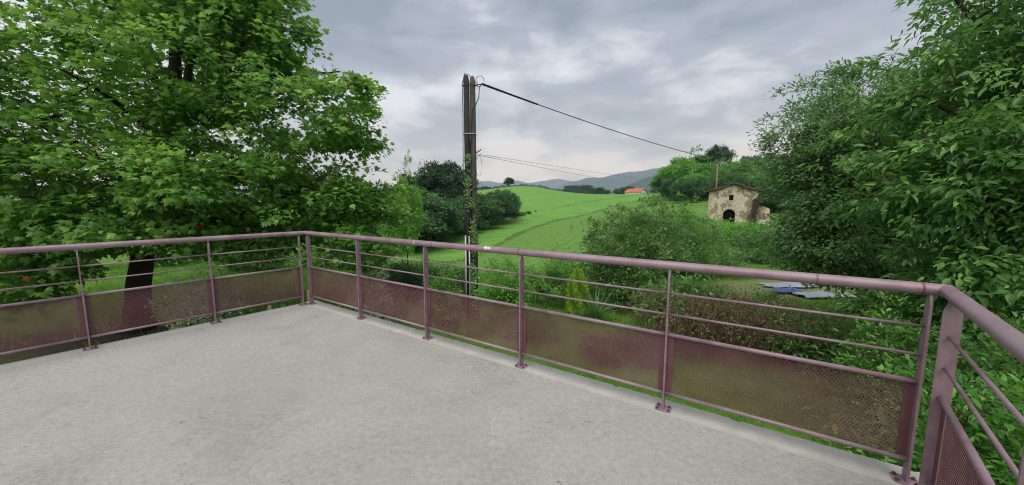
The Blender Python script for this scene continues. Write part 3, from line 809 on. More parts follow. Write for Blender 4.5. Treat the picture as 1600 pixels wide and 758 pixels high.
plant('cherry_tree', 'large glossy cherry tree with long bright leaves overhanging the terrace corner', 'tree', (9.6, 6.2, g2),
      [([(9.6, 6.2, g2 - 0.1), (9.5, 6.2, 0), (9.3, 6.3, 2.0), (9.2, 6.4, 4.2), (9.1, 6.5, 6.2)], 0.2, 0.03),
       ([(9.5, 6.2, 0.2), (8.4, 6.0, 1.0), (7.3, 5.8, 1.5)], 0.08, 0.02), ([(9.3, 6.3, 1.8), (8.2, 6.4, 2.8), (7.2, 6.5, 3.4)], 0.08, 0.02),
       ([(9.4, 6.2, 1.4), (8.8, 5.3, 2.0), (8.0, 4.6, 2.2)], 0.07, 0.02), ([(9.2, 6.4, 3.4), (8.2, 6.6, 4.6), (7.6, 6.6, 5.2)], 0.07, 0.02)],
      [((8.6, 6.3, 3.4), (2.2, 1.7, 1.9), 560), ((7.5, 6.0, 2.0), (1.5, 1.3, 1.2), 300), ((8.9, 6.0, 5.4), (2.0, 1.8, 1.7), 330), ((8.0, 5.0, 1.6), (1.7, 1.2, 1.1), 280), ((7.3, 5.4, 0.6), (1.2, 1.0, 0.55), 90), ((10.4, 6.0, 2.6), (2.0, 2.0, 2.6), 200), ((8.7, 5.6, 0.2), (1.9, 1.1, 0.8), 260), ((7.9, 6.4, -0.5), (1.6, 1.0, 0.6), 170)],
      dict(kind='oval', size=0.145, n=22, rc=0.28, droop=0.55, up=0.75, flat=0.6), M['cherry_leaf'], M['bark'], seed=31, parts=300, fork=8)

def shrub(name, label, cat, c, rad, k, leaf, mat, seed, bark=None, group=None, lobes=3, stems=5, parts=0, fork=10, bottom=0.1, names=('stem', 'foliage'), clump=0.5):
    """bush standing on the ground at c=(x, y); rad=(rx, ry, height)"""
    r = np.random.default_rng(seed); z0 = gz(*c); base = np.array((c[0], c[1], z0))
    rx, ry, h = rad; L_ = [((c[0], c[1], z0 + h * 0.5), (rx * 0.85, ry * 0.85, h * 0.5), k // 2)]
    for i in range(lobes):
        a = r.random() * 6.28; q = r.uniform(0.35, 0.6); hh = r.uniform(0.35, 0.72)
        L_.append(((c[0] + math.cos(a) * rx * q, c[1] + math.sin(a) * ry * q, z0 + h * hh * 0.9), (rx * 0.5, ry * 0.5, h * 0.33), k // (2 * lobes)))
    li = []
    for i in range(stems):
        a = 6.28 * i / stems + r.random(); e_ = base + np.array((math.cos(a) * rx * 0.5, math.sin(a) * ry * 0.5, h * r.uniform(0.5, 0.8)))
        b_ = base + np.array((math.cos(a) * rx * 0.12, math.sin(a) * ry * 0.12, -0.05))
        li.append(([b_, (b_ + e_) / 2 + np.array((0, 0, h * 0.1)), e_], 0.012 + 0.012 * h, 0.008))
    return plant(name, label, cat, base, li, L_, leaf, mat, bark or M['bark'], group, seed, parts, names, zfloor=bottom, fork=fork, thin=0.008, clump=clump)

LAUREL = dict(kind='oval', size=0.092, n=26, rc=0.24, droop=0.1, up=0.9, flat=0.8)
shrub('laurel_bush', 'leafy laurel bush with bright yellow-green shoots beside the tree trunk', 'bush', (6.5, 5.3), (1.25, 1.1, 2.4), 360, LAUREL, M['laurel_leaf'], 41, parts=120)
shrub('laurel_bush', 'laurel bush pressed against the terrace corner below the handrail', 'bush', (4.6, 3.4), (1.5, 1.1, 2.35), 460, LAUREL, M['laurel_leaf'], 42, parts=150)
shrub('laurel_bush', 'dark laurel bush in the shade under the cherry tree', 'bush', (6.9, 4.2), (1.6, 1.2, 2.7), 420, LAUREL, M['cherry_leaf'], 43)

# ---- utility pole with its ivy and cables
M['pole_dark'] = simple('creosoted_pole', (0.045, 0.045, 0.040), 0.9, 0.15, 0, 0.35, 6, 0.4)
M['pole_grey'] = simple('weathered_pole', (0.085, 0.078, 0.066), 0.9, 0.15, 0, 0.3, 6, 0.4)
M['steel_grey'] = simple('galvanised_conduit', (0.42, 0.44, 0.45), 0.45, 0.4, 0.3, 0.12, 5)
M['cable'] = simple('black_cable', (0.018, 0.019, 0.022), 0.6, 0.3, 0, 0.2, 5)
PY = 11.3
pl0 = at(728.3, 116, PY); pr0 = at(737.6, 118, PY)
pg = gz(pl0[0], PY)
pole = empty('utility_pole', (pl0[0] + 0.09, PY, pg), 'twin utility pole of two dark weathered timbers with pointed tops', 'pole')
def timber(p, r, mat):
    zt = p[2]
    q = MB().tube([(p[0] + 0.02, p[1], pg - 0.2), (p[0] + 0.01, p[1], (pg + zt) / 2), (p[0], p[1], zt - 0.20), (p[0], p[1], zt - 0.06), (p[0], p[1], zt)], [r * 1.06, r * 1.0, r * 0.95, r * 0.7, r * 0.18], 14)
    return q.build('timber', mat, pole, smooth=True)
timber(pl0, 0.096, M['pole_dark']); timber(pr0 + np.array((0.005, 0.02, 0)), 0.095, M['pole_grey'])
for z in (5.05, 3.6, 1.9):
    V = MB(); a = np.linspace(0, 2 * np.pi, 33)
    V.tube(np.stack([pl0[0] + 0.095 + np.cos(a) * 0.205, PY + np.sin(a) * 0.112, np.full(33, z)], -1), 0.012, 6, False).build('strap', M['steel_grey'] if z == 3.6 else M['cable'], pole)
for dx, zt in ((-0.075, 0.42), (0.045, 0.40)):
    MB().tube([(pl0[0] + dx, PY - 0.125, pg - 0.05), (pl0[0] + dx, PY - 0.125, zt)], 0.026, 10).build('conduit', M['steel_grey'], pole, smooth=True)
x0 = pl0[0] - 0.115
MB().tube([(pl0[0] - 0.06, PY - 0.1, 0.4), (x0, PY - 0.05, 0.9), (x0 - 0.02, PY, 2.4), (x0, PY, 4.2), (x0 - 0.01, PY, 5.1), (pl0[0] - 0.04, PY - 0.02, 5.42), (pl0[0] + 0.1, PY - 0.02, 5.36), (pr0[0] + 0.03, PY, 5.2)], 0.012, 6).build('riser_wire', M['cable'], pole, smooth=True)
MB().tube([(pl0[0] + 0.045, PY - 0.11, 0.4), (pl0[0] + 0.075, PY - 0.1, 1.6), (pl0[0] + 0.1, PY - 0.09, 3.0), (pr0[0], PY - 0.1, 4.3), (pr0[0] + 0.1, PY - 0.02, 4.47), (pr0[0] + 0.2, PY, 4.7), (pr0[0] + 0.22, PY, 5.0), (pr0[0] + 0.3, PY, 5.12)], 0.014, 6).build('riser_wire', M['cable'], pole, smooth=True)
a = np.linspace(0, 2 * np.pi * 0.8, 14)
MB().tube(np.stack([pr0[0] + 0.24 + 0.13 * np.cos(a), PY + 0.02 * np.sin(a), 5.18 + 0.17 * np.sin(a)], -1), 0.010, 5).build('wire_loop', M['cable'], pole, smooth=True)
MB().tube([(pr0[0] + 0.08, PY, 5.06), (pr0[0] + 0.16, PY, 5.08), (pr0[0] + 0.30, PY, 5.09)], 0.016, 6).tube([(pr0[0] + 0.15, PY, 5.2), (pr0[0] + 0.15, PY, 4.95)], 0.012, 6).build('bracket', M['cable'], pole)
MB().tube([(pr0[0] + 0.08, PY, 3.02), (pr0[0] + 0.2, PY, 3.08), (pr0[0] + 0.26, PY, 3.14)], 0.016, 6).build('bracket', M['cable'], pole)
a = np.linspace(0, 2 * np.pi * 0.9, 16)
MB().tube(np.stack([pr0[0] + 0.18 + 0.10 * np.cos(a), PY + 0 * a, 2.62 + 0.32 * np.sin(a)], -1), 0.005, 4).build('wire_loop', M['cable'], pole, smooth=True)

def cable(name, label, a_, b_, sag, r, grp=None):
    t = np.linspace(0, 1, 60)[:, None]
    P = a_ + (b_ - a_) * t; P[:, 2] -= sag * 4 * (t * (1 - t))[:, 0]
    c_ = MB().tube(P, r, 6)
    return tag(c_.build(name, M['cable'], loc=a_, smooth=True), label, 'cable', grp)
cA = at(752.5, 131, PY); cB = at(1300, 264, 36)
thick = cable('power_cable', 'thick black twisted cable sloping from the pole top to the woods', cA, cB, 1.12, 0.015)
gr_ = MB(); t = np.linspace(0, 0.055, 40)[:, None]; P = cA + (cB - cA) * t; P[:, 2] -= 1.12 * 4 * (t * (1 - t))[:, 0]
gr_.tube(P, 0.026 + 0.016 * np.abs(np.sin(np.arange(40) * 1.1)) * np.linspace(1, 0.4, 40), 8)
gr_.build('cable_grip', M['cable'], thick, smooth=True)
wA = np.array((pr0[0] + 0.1, PY, at(743, 240.5, PY)[2]))
wB = at(1062, 282, 135); wC = at(1064, 290, 135)
cable('telephone_wire', 'thin upper telephone wire running from the twin pole over the field', wA, wB, 0.5, 0.006, 'telephone wires over the field')
cable('telephone_wire', 'thin lower telephone wire running from the twin pole over the field', wA - np.array((0, 0, 0.03)), wC, 0.9, 0.006, 'telephone wires over the field')

def far_pole(label, u, v, Y, r, mat, zt=None):
    p = at(u, v, Y); g = gz(p[0], Y)
    o = empty('utility_pole', (p[0], Y, g), label, 'pole')
    MB().tube([(p[0], Y, g - 0.3), (p[0], Y, (g + p[2]) / 2), (p[0], Y, p[2])], [r * 1.2, r * 1.1, r], 10).build('timber', mat, o, smooth=True)
    MB().box((p[0], Y, p[2] - 0.35), (1, 0, 0), (0, 1, 0), (0, 0, 1), 0.28, 0.05, 0.05).build('bracket', M['cable'], o)
    return o
M['pole_brown'] = simple('brown_pole', (0.20, 0.135, 0.095), 0.85, 0.15, 0, 0.2, 4, 0.2)
far_pole('single brown timber pole standing behind the stone barn', 1121.5, 257, 66, 0.125, M['pole_brown'])
far_pole('thin grey pole on the wooded slope behind the barn roof', 1172, 264, 80, 0.075, M['pole_grey'])
far_pole('grey pole at the edge of the woods carrying the telephone wires', 1063, 279, 135, 0.10, M['pole_grey'])
far_pole('timber pole hidden behind the oak where the thick cable ends', 1300, 262, 36, 0.11, M['pole_grey'])

# ivy on the pole
r = np.random.default_rng(5)
ivy = empty('ivy', (pl0[0] + 0.09, PY, pg), 'ivy climbing the twin utility pole', 'climber')
sm = MB()
for k in range(3):
    zz = np.linspace(pg, 2.4 - 0.4 * k, 24)
    sm.tube(np.stack([pl0[0] + 0.06 + 0.06 * k + 0.03 * np.sin(zz * 3 + k), PY - 0.115 + 0.01 * np.sin(zz * 5), zz], -1), 0.008, 4)
sm.build('stem', M['bark'], ivy)
n_ = 1700
zz = pg + (2.95 - pg) * r.random(n_) ** 0.85
cen = pl0[0] + 0.05 + 0.035 * np.sin(zz * 2.1) + np.where(zz < 1.6, 0.07, 0.0) + np.where(zz < 0.5, 0.06, 0.0)
wd = 0.055 + 0.0 * (zz < 0.9) + 0.02 * np.sin(zz * 6)
keep = np.sin(zz * 4.3) + 0.7 * np.sin(zz * 9.1 + 1) + r.normal(0, 0.6, n_) > -0.6
pos = np.stack([cen + r.normal(0, 1, n_) * wd, PY - 0.13 - 0.05 * r.random(n_), zz], -1)[keep]
k = len(pos); mb = MB()
add_leaves(mb, pos, norm(r.normal(0, 0.6, (k, 3)) + (0, -0.2, -0.6)), norm(r.normal(0, 0.35, (k, 3)) + (0, -1, 0.5)), r.uniform(0.035, 0.075, k), np.clip(r.normal(0.5, 0.22, k), 0, 1), 'maple')
mb.build('foliage', M['ivy_leaf'], ivy)['kind'] = 'stuff'

# ---- shrubs below the terrace
SM = dict(kind='quad', size=0.075, n=26, rc=0.22, droop=0.1, up=0.7, flat=0.9)
MD = dict(kind='oval', size=0.10, n=16, rc=0.24, droop=0.15, up=0.8, flat=0.8)
def px(u, Y, v=330):
    p = at(u, v, Y); return (p[0], Y)
shrub('rounded_shrub', 'rounded bright green shrub growing against the foot of the twin pole', 'shrub', px(788, 10.2), (0.82, 0.8, 2.35), 560, MD, M['lime_leaf'], 51, parts=60)
shrub('rounded_shrub', 'low dark shrub spreading in front of the rounded bright shrub', 'shrub', px(830, 9.6), (0.75, 0.6, 0.85), 130, MD, M['wood_leaf'], 52)
shrub('garden_shrub', 'loose green shrub with reddish stems beside the golden conifer', 'shrub', px(862, 13.4), (1.0, 0.9, 2.2), 300, MD, M['lime_leaf'], 53, M['pale_stem'])
shrub('garden_shrub', 'feathery yellow-green shrub left of the twin pole', 'shrub', px(692, 10.6), (0.7, 0.6, 1.95), 200, SM, M['lime_leaf'], 54)
shrub('garden_shrub', 'pale silvery shrub at the end of the clipped hedge', 'shrub', px(583, 9.4), (0.55, 0.5, 2.0), 170, SM, M['silver_leaf'], 55)
shrub('garden_shrub', 'pale silvery shrub beside the plane tree trunk', 'shrub', px(306, 8.2), (0.9, 0.8, 2.0), 260, SM, M['silver_leaf'], 56)
shrub('garden_shrub', 'bushy dark shrub in the corner below the terrace', 'shrub', px(505, 7.2), (0.9, 0.8, 1.5), 220, MD, M['plane_leaf'], 57)
shrub('garden_shrub', 'green shrub filling the foot of the plane tree', 'shrub', px(430, 8.6), (1.3, 0.9, 1.2), 200, MD, M['wood_leaf'], 58)
for i, (u, Y, lab) in enumerate([(60, 17.0, 'dark shrub on the lawn behind the plane tree, farthest from the trunk'), (240, 19.0, 'dark shrub on the lawn straight behind the plane tree trunk'), (390, 18.0, 'dark shrub on the lawn right of the plane tree trunk'), (520, 20.0, 'dark shrub at the lawn end near the clipped hedge')]):
    shrub('lawn_shrub', lab, 'shrub', px(u, Y), (2.2, 1.1, 1.9), 220, dict(kind='oval', size=0.2, n=20, rc=0.5, droop=0.1, up=0.8, flat=0.8), M['wood_leaf'], 90 + i, group='dark shrubs behind the plane tree')
HG = dict(kind='quad', size=0.06, n=42, rc=0.22, droop=0.0, up=0.6, flat=1.0)
for i, (u, Y, w_, h_, lab) in enumerate([(600, 13.6, 1.2, 1.55, 'dark clipped hedge section behind the silvery shrub'), (650, 13.4, 1.2, 1.5, 'dark clipped hedge section left of the twin pole'), (705, 13.2, 1.0, 1.35, 'clipped hedge section touching the twin pole')]):
    shrub('hedge', lab, 'hedge', px(u, Y), (w_, 0.7, h_), 330, HG, M['hedge_leaf'], 60 + i, group='clipped hedge below the terrace', lobes=4)
shrub('garden_shrub', 'brown-tinged shrub beside the conduit pipes of the pole', 'shrub', px(716, 12.3), (0.6, 0.5, 1.0), 120, SM, M['dry_leaf'], 64)
shrub('garden_shrub', 'round leafy shrub at the lawn edge behind the golden conifer', 'shrub', px(885, 14.6), (1.2, 0.9, 2.4), 260, MD, M['bramble_leaf'], 65, M['pale_stem'])
shrub('garden_shrub', 'low green shrub at the field edge right of the twin pole', 'shrub', px(815, 13.6), (1.3, 0.8, 1.5), 210, MD, M['wood_leaf'], 66)
# golden conifer: upright flame of sprays
c2 = px(905, 12.2); z0 = gz(*c2)
con = empty('conifer', (c2[0], c2[1], z0), 'small golden-green conifer shaped like a flame', 'conifer')
MB().tube([(c2[0], c2[1], z0 - 0.05), (c2[0], c2[1], z0 + 1.2)], [0.04, 0.01], 7).build('trunk', M['bark'], con)
r = np.random.default_rng(9); n_ = 9000; t = r.random(n_) ** 0.8; H_ = 1.65
rad = 0.35 * np.sin(np.pi * np.clip(t * 0.70 + 0.30, 0, 1)) ** 0.62 * (0.55 + 0.45 * r.random(n_) ** 0.4); ang = r.random(n_) * 6.283
rad = rad * (1 + 0.2 * np.sin(ang * 5 + t * 9) + 0.12 * np.sin(ang * 11 - t * 26)); pos = np.stack([c2[0] + rad * np.cos(ang), c2[1] + rad * np.sin(ang), z0 + 0.02 + t * H_], -1)
o_ = np.stack([np.cos(ang), np.sin(ang), np.zeros(n_)], -1); mb = MB()
add_leaves(mb, pos, norm(o_ * 0.5 + UP * 1.0 + r.normal(0, 0.25, (n_, 3))), norm(o_ + r.normal(0, 0.5, (n_, 3))), r.uniform(0.05, 0.10, n_), np.clip(0.5 + 0.3 * np.sin(ang * 5 + t * 9) + r.normal(0, 0.15, n_), 0, 1), 'quad')
mb.build('foliage', M['conifer_leaf'], con)['kind'] = 'stuff'
# strap-leaved plant: every leaf its own part
c2 = px(936, 11.6); z0 = gz(*c2)
yu = empty('strap_leaf_plant', (c2[0], c2[1], z0), 'clump of arching strap leaves right of the golden conifer', 'plant')
for i in range(95):
    a = r.random() * 6.283; ln = r.uniform(0.8, 1.4); el = r.uniform(0.35, 1.35); wv = r.uniform(0.014, 0.022)
    d_ = np.array((math.cos(a), math.sin(a), 0)); s_ = np.array((-d_[1], d_[0], 0)); V = []
    for q in np.linspace(0, 1, 6):
        p = np.array((c2[0], c2[1], z0 + 0.1)) + d_ * ln * q * math.cos(el) + UP * ln * (q * math.sin(el) - 0.45 * q * q * math.cos(el))
        ww = wv * (1 - q ** 2.2) + 0.002
        V += [p - s_ * ww + UP * ww * 0.4, p, p + s_ * ww + UP * ww * 0.4]
    F = [(k * 3 + j, k * 3 + j + 1, k * 3 + j + 4, k * 3 + j + 3) for k in range(5) for j in (0, 1)]
    MB().add(V, F, float(np.clip(r.normal(0.5, 0.25), 0, 1))).build('leaf', M['yucca_leaf'], yu)

# ---- big thicket right of the pole
BR = dict(kind='oval', size=0.135, n=22, rc=0.27, droop=0.2, up=0.75, flat=0.8)
def thicket(name, label, cat, u, Y, rx, ry, h, k, mat, seed, leaf=BR, lobes=5, bark=None):
    return shrub(name, label, cat, px(u, Y), (rx, ry, h), k, leaf, mat, seed, bark or M['pale_stem'], None, lobes, 8, 0, 8)
thicket('bramble_thicket', 'tall rounded thicket smothered in climbing brambles with bare grey stems', 'bush', 992, 13.7, 2.35, 1.7, 4.05, 1000, M['bramble_leaf'], 71)
thicket('young_tree', 'tall leafy young tree rising behind the bramble thicket', 'tree', 1032, 16.2, 2.6, 1.8, 4.75, 860, M['wood_leaf'], 72)
thicket('young_tree', 'light green sapling clump reaching toward the barn', 'tree', 1062, 18.5, 1.9, 1.5, 4.5, 520, M['lime_leaf'], 73)
thicket('bramble_thicket', 'thorny bush with dry twigs between conifer and thicket', 'bush', 962, 13.0, 1.0, 0.8, 2.7, 300, M['bramble_leaf'], 74)
thicket('bramble_thicket', 'dense leafy bramble mound at the foot of the thicket', 'bush', 1065, 10.2, 1.5, 1.1, 1.9, 340, M['bramble_leaf'], 75)
thicket('barn_bush', 'bright green bush in front of the barn archway', 'bush', 1150, 34.0, 3.6, 2.5, 2.45, 420, M['lime_leaf'], 76, dict(kind='oval', size=0.26, n=18, rc=0.6, droop=0.2, up=0.7, flat=0.8))
thicket('barn_bush', 'dark green bush downhill of the barn', 'bush', 1188, 24.0, 2.6, 2.0, 2.6, 330, M['wood_leaf'], 77, dict(kind='oval', size=0.18, n=18, rc=0.42, droop=0.2, up=0.7, flat=0.8))
thicket('barn_bush', 'pale scrubby bush on the bank left of the barn', 'bush', 1098, 30.0, 2.4, 1.8, 3.0, 280, M['bramble_leaf'], 78, dict(kind='oval', size=0.2, n=18, rc=0.5, droop=0.2, up=0.7, flat=0.8))
thicket('barn_bush', 'leafy green bush beside the gravel patch', 'bush', 1118, 19.5, 1.7, 1.4, 2.0, 260, M['bramble_leaf'], 79, dict(kind='oval', size=0.14, n=18, rc=0.34, droop=0.2, up=0.7, flat=0.8))
# dry bramble bank with arching canes
def canes(label, u, Y, rx, ry, h, n_, seed, group='dry bramble banks'):
    r = np.random.default_rng(seed); c_ = px(u, Y); z0 = gz(*c_)
    o = empty('dry_brambles', (c_[0], c_[1], z0), label, 'brambles', group); mb = MB(); lf = MB()
    for i in range(n_):
        x, y = c_[0] + r.uniform(-rx, rx), c_[1] + r.uniform(-ry, ry); z = gz(x, y) - 0.03
        a = r.random() * 6.28; ln = r.uniform(0.5, 1.0) * h; sp = r.uniform(0.3, 1.0) * h
        t = np.linspace(0, 1, 7)
        P = np.stack([x + math.cos(a) * sp * t, y + math.sin(a) * sp * t, z + ln * 1.25 * np.sin(t * r.uniform(1.8, 2.7)) ** 0.9], -1)
        mb.tube(P, np.linspace(0.009, 0.003, 7), 4, False, r.random())
        m_ = 9; q = r.integers(1, 7, m_)
        pos = P[q] + r.normal(0, 0.07, (m_, 3))
        pos[:, 2] = np.maximum(pos[:, 2], z + 0.05)
        add_leaves(lf, pos, norm(r.normal(size=(m_, 3))), norm(r.normal(0, 0.5, (m_, 3)) + UP), r.uniform(0.05, 0.10, m_), np.clip(r.normal(0.45, 0.25, m_), 0, 1), 'oval')
    mb.build('canes', M['cane'], o)['kind'] = 'stuff'
    return o, lf
o, lf = canes('tangle of dry brown bramble canes below the bramble mound', 1120, 9.2, 1.5, 0.9, 1.35, 420, 81); lf.build('foliage', M['dry_leaf'], o)['kind'] = 'stuff'
o, lf = canes('tangle of brown and green brambles toward the oak', 1210, 9.0, 1.5, 1.0, 1.25, 360, 82); lf.build('foliage', M['bramble_leaf'], o)['kind'] = 'stuff'
o, lf = canes('heap of straw-coloured stems beside the strap-leaved plant', 985, 8.4, 0.9, 0.5, 0.6, 260, 83); lf.build('foliage', M['dry_leaf'], o)['kind'] = 'stuff'
thicket('bramble_thicket', 'leafy green bramble patch under the oak', 'bush', 1270, 8.6, 1.4, 1.0, 1.25, 240, M['bramble_leaf'], 84)
thicket('bramble_thicket', 'low leafy brambles mixed with the dry canes', 'bush', 1165, 10.6, 1.5, 0.9, 1.3, 220, M['bramble_leaf'], 85)

# ---- tarpaulins on the gravel
def sheet(name, label, cat, c_, sx, sy, h, mat, seed, nxy=(40, 24)):
    r = np.random.default_rng(seed); X, Y = np.meshgrid(np.linspace(-1, 1, nxy[0]), np.linspace(-1, 1, nxy[1]))
    Z = np.zeros_like(X)
    for k in range(9):
        f_ = r.normal(0, 1.3, 2) * (1 + k * 0.25); Z += np.abs(np.sin(X * f_[0] + Y * f_[1] + r.random() * 6)) / (1 + k * 0.5)
    Z = Z / Z.max() * h * np.clip(1.25 - np.maximum(abs(X), abs(Y)) ** 2, 0.15, 1)
    ed = 1 + 0.1 * np.sin(Y * 5 + seed)
    GXs = c_[0] + X * sx * ed; GYs = c_[1] + Y * sy * (1 + 0.12 * np.sin(X * 4))
    V = np.stack([GXs, GYs, ground(GXs, GYs) + 0.07 + Z], -1)
    n_, k_ = X.shape; ii = (np.arange(n_ - 1)[:, None] * k_ + np.arange(k_ - 1)[None]).ravel()
    F = np.stack([ii, ii + 1, ii + k_ + 1, ii + k_], -1)
    o = MB().add(V.reshape(-1, 3), F).build(name, mat, smooth=True, loc=(*c_, gz(*c_)))
    sdm = o.modifiers.new('thickness', 'SOLIDIFY'); sdm.thickness = 0.006
    return tag(o, label, cat)
M['tarp_blue'] = simple('blue_tarpaulin', (0.05, 0.085, 0.21), 0.45, 0.4, 0, 0.25, 2)
M['tarp_grey'] = simple('grey_plastic_sheet', (0.27, 0.29, 0.32), 0.5, 0.35, 0, 0.2, 1.5)
sheet('tarpaulin', 'crumpled blue tarpaulin lying on the gravel by the pale plastic sheet', 'tarpaulin', (12.6, 15.75), 0.62, 0.34, 0.16, M['tarp_blue'], 3)
sheet('plastic_sheet', 'wide pale grey plastic sheet spread on the ground under the oak', 'plastic sheet', (13.6, 15.0), 1.05, 0.5, 0.12, M['tarp_grey'], 6)
sheet('plastic_sheet', 'small pale plastic sheet behind the blue tarpaulin', 'plastic sheet', (13.6, 16.9), 1.2, 0.5, 0.1, M['tarp_grey'], 9)
# two wooden stakes beside the slab
for (u, v, Y, lab) in ((482.5, 456, 5.45, 'short pale wooden stake in the terrace corner'), (421, 480, 5.15, 'short pale wooden stake under the perforated panels')):
    p = at(u, v, Y); g = gz(p[0], Y)
    MBs = MB().box((p[0], Y, (p[2] + g - 0.1) / 2), (0.8, 0.6, 0), (-0.6, 0.8, 0), (0, 0, 1), 0.024, 0.024, (p[2] - g + 0.1) / 2)
    MBs.box((p[0], Y, p[2] + 0.008), (0.8, 0.6, 0), (-0.6, 0.8, 0), (0, 0, 1), 0.017, 0.017, 0.012)
    tag(MBs.build('wooden_stake', simple('stake_wood', (0.34, 0.25, 0.15), 0.85, 0.1, 0, 0.25, 12, 0.2), loc=(p[0], Y, g)), lab, 'stake')

# ------------------------------------------------------------------ barn
m = Mat('barn_masonry', 0.92, 0.1)
sv = m.mapped((1, 1, 1.5)); vd = m.voro(3.6, sv, 'DISTANCE_TO_EDGE'); vcol = m.voro(3.6, sv, 'F1', 'Color')
sepc = m.n('ShaderNodeSeparateColor'); m.l(vcol, sepc.inputs[0])
stone = m.mix(0.45, m.ramp(m.noise(1.4, 4), [(0.3, (0.20, 0.165, 0.11)), (0.7, (0.33, 0.28, 0.20))]), m.ramp(sepc.outputs[0], [(0, (0.15, 0.12, 0.08)), (1, (0.40, 0.34, 0.25))]))
stone = m.mix(m.step(vd, 0.05, 0.0, 0, 0.7), stone, (0.16, 0.125, 0.085))
pl = m.noise(0.75, 6, 0.66, dist=0.3)
rend = m.ramp(m.noise(2.3, 5, 0.65), [(0.3, (0.42, 0.365, 0.265)), (0.7, (0.64, 0.585, 0.455))])
c = m.mix(m.step(pl, 0.44, 0.50), stone, rend)
c = m.mix(m.step(m.noise(0.9, 4, 0.6, m.mapped((2.2, 2.2, 0.5))), 0.56, 0.72, 0, 0.5), c, (0.17, 0.14, 0.10))
m.color(c); m.bump(m.math('ADD', m.step(vd, 0.0, 0.12), m.step(pl, 0.47, 0.53, 0, 0.8)), 0.7, 0.06); M['masonry'] = m.m
m = Mat('old_roof_tile', 0.9, 0.1)
tn = m.voro(4.2, None, 'F1', 'Color'); n1 = m.noise(1.3, 5, 0.6)
sepc = m.n('ShaderNodeSeparateColor'); m.l(tn, sepc.inputs[0])
c = m.mix(0.5, m.ramp(n1, [(0.3, (0.075, 0.050, 0.040)), (0.7, (0.17, 0.11, 0.08))]), m.ramp(sepc.outputs[0], [(0, (0.06, 0.045, 0.038)), (1, (0.20, 0.12, 0.085))]))
c = m.mix(m.step(m.noise(2.8, 4), 0.55, 0.68, 0, 0.6), c, (0.15, 0.14, 0.105)); m.color(c); M['tile'] = m.m
M['beam'] = simple('old_beam', (0.055, 0.040, 0.030), 0.9, 0.1)
M['dressed'] = simple('dressed_stone', (0.40, 0.32, 0.22), 0.9, 0.1, 0, 0.2, 3, 0.2)
BY = 55.0
bc = at(1142, 352, BY); ridge = at(1142, 286, BY); arch_top = at(1138, 327, BY); win_c = at(1140, 309, BY)
ang = -math.atan2(bc[0], BY) * 0.93
ex = np.array((math.cos(ang), math.sin(ang), 0)); ey = np.array((-math.sin(ang), math.cos(ang), 0))   # across, into the barn
bx = np.array((bc[0], BY, gz(bc[0], BY) - 0.3))
barn = empty('stone_barn', bx, 'old stone barn with patchy cream render, arched doorway and sagging tile roof', 'barn')
Hr = ridge[2] - bx[2] - 0.22; HW = 3.25; He = Hr - HW * math.tan(R(18.5)); DEP = 9.0; TH = 0.45
def W_(x, y, z): return bx + ex * x + ey * y + UP * z
def slab_with_holes(outer, holes, y0, y1):
    mb = MB(); loops_ = [outer] + holes
    flat = [p for lp in loops_ for p in lp]
    tri = tessellate_polygon([[Vector((p[0], p[1], 0)) for p in lp] for lp in loops_])
    n_ = len(flat)
    V = [W_(p[0], y0, p[1]) for p in flat] + [W_(p[0], y1, p[1]) for p in flat]
    F = [tuple(t) for t in tri] + [tuple(q + n_ for q in t[::-1]) for t in tri]
    s = 0
    for lp in loops_:
        k = len(lp); F += [(s + i, s + (i + 1) % k, n_ + s + (i + 1) % k, n_ + s + i) for i in range(k)]; s += k
    return mb.add(V, F)
ax_ = -0.35; aw = 0.82; ah = arch_top[2] - bx[2]
arch = [(ax_ - aw, 0.15), (ax_ - aw, ah - aw)] + [(ax_ - aw * math.cos(q), ah - aw + aw * math.sin(q)) for q in np.linspace(0.2, math.pi - 0.2, 12)] + [(ax_ + aw, ah - aw), (ax_ + aw, 0.15)]
wz = win_c[2] - bx[2]; wx = -0.2
win = [(wx - 0.29, wz - 0.42), (wx - 0.29, wz + 0.42), (wx + 0.29, wz + 0.42), (wx + 0.29, wz - 0.42)]
slab_with_holes([(-HW, 0), (HW, 0), (HW, He), (0, Hr), (-HW, He)], [arch, win], 0, TH).build('front_wall', M['masonry'], barn)
slab_with_holes([(-HW, 0), (HW, 0), (HW, He), (0, Hr), (-HW, He)], [], DEP - TH, DEP).build('back_wall', M['masonry'], barn)
for s in (-1, 1):
    MB().box(W_(s * (HW - TH / 2 - 0.003), DEP / 2, He / 2 - 0.02), ex, ey, UP, TH / 2, DEP / 2 - TH - 0.002, He / 2 - 0.02).build('side_wall', M['masonry'], barn)
MB().box(W_(0, DEP / 2, 0.31), ex, ey, UP, HW - TH - 0.01, DEP / 2 - TH - 0.01, 0.06).build('earth_floor', M['beam'], barn)
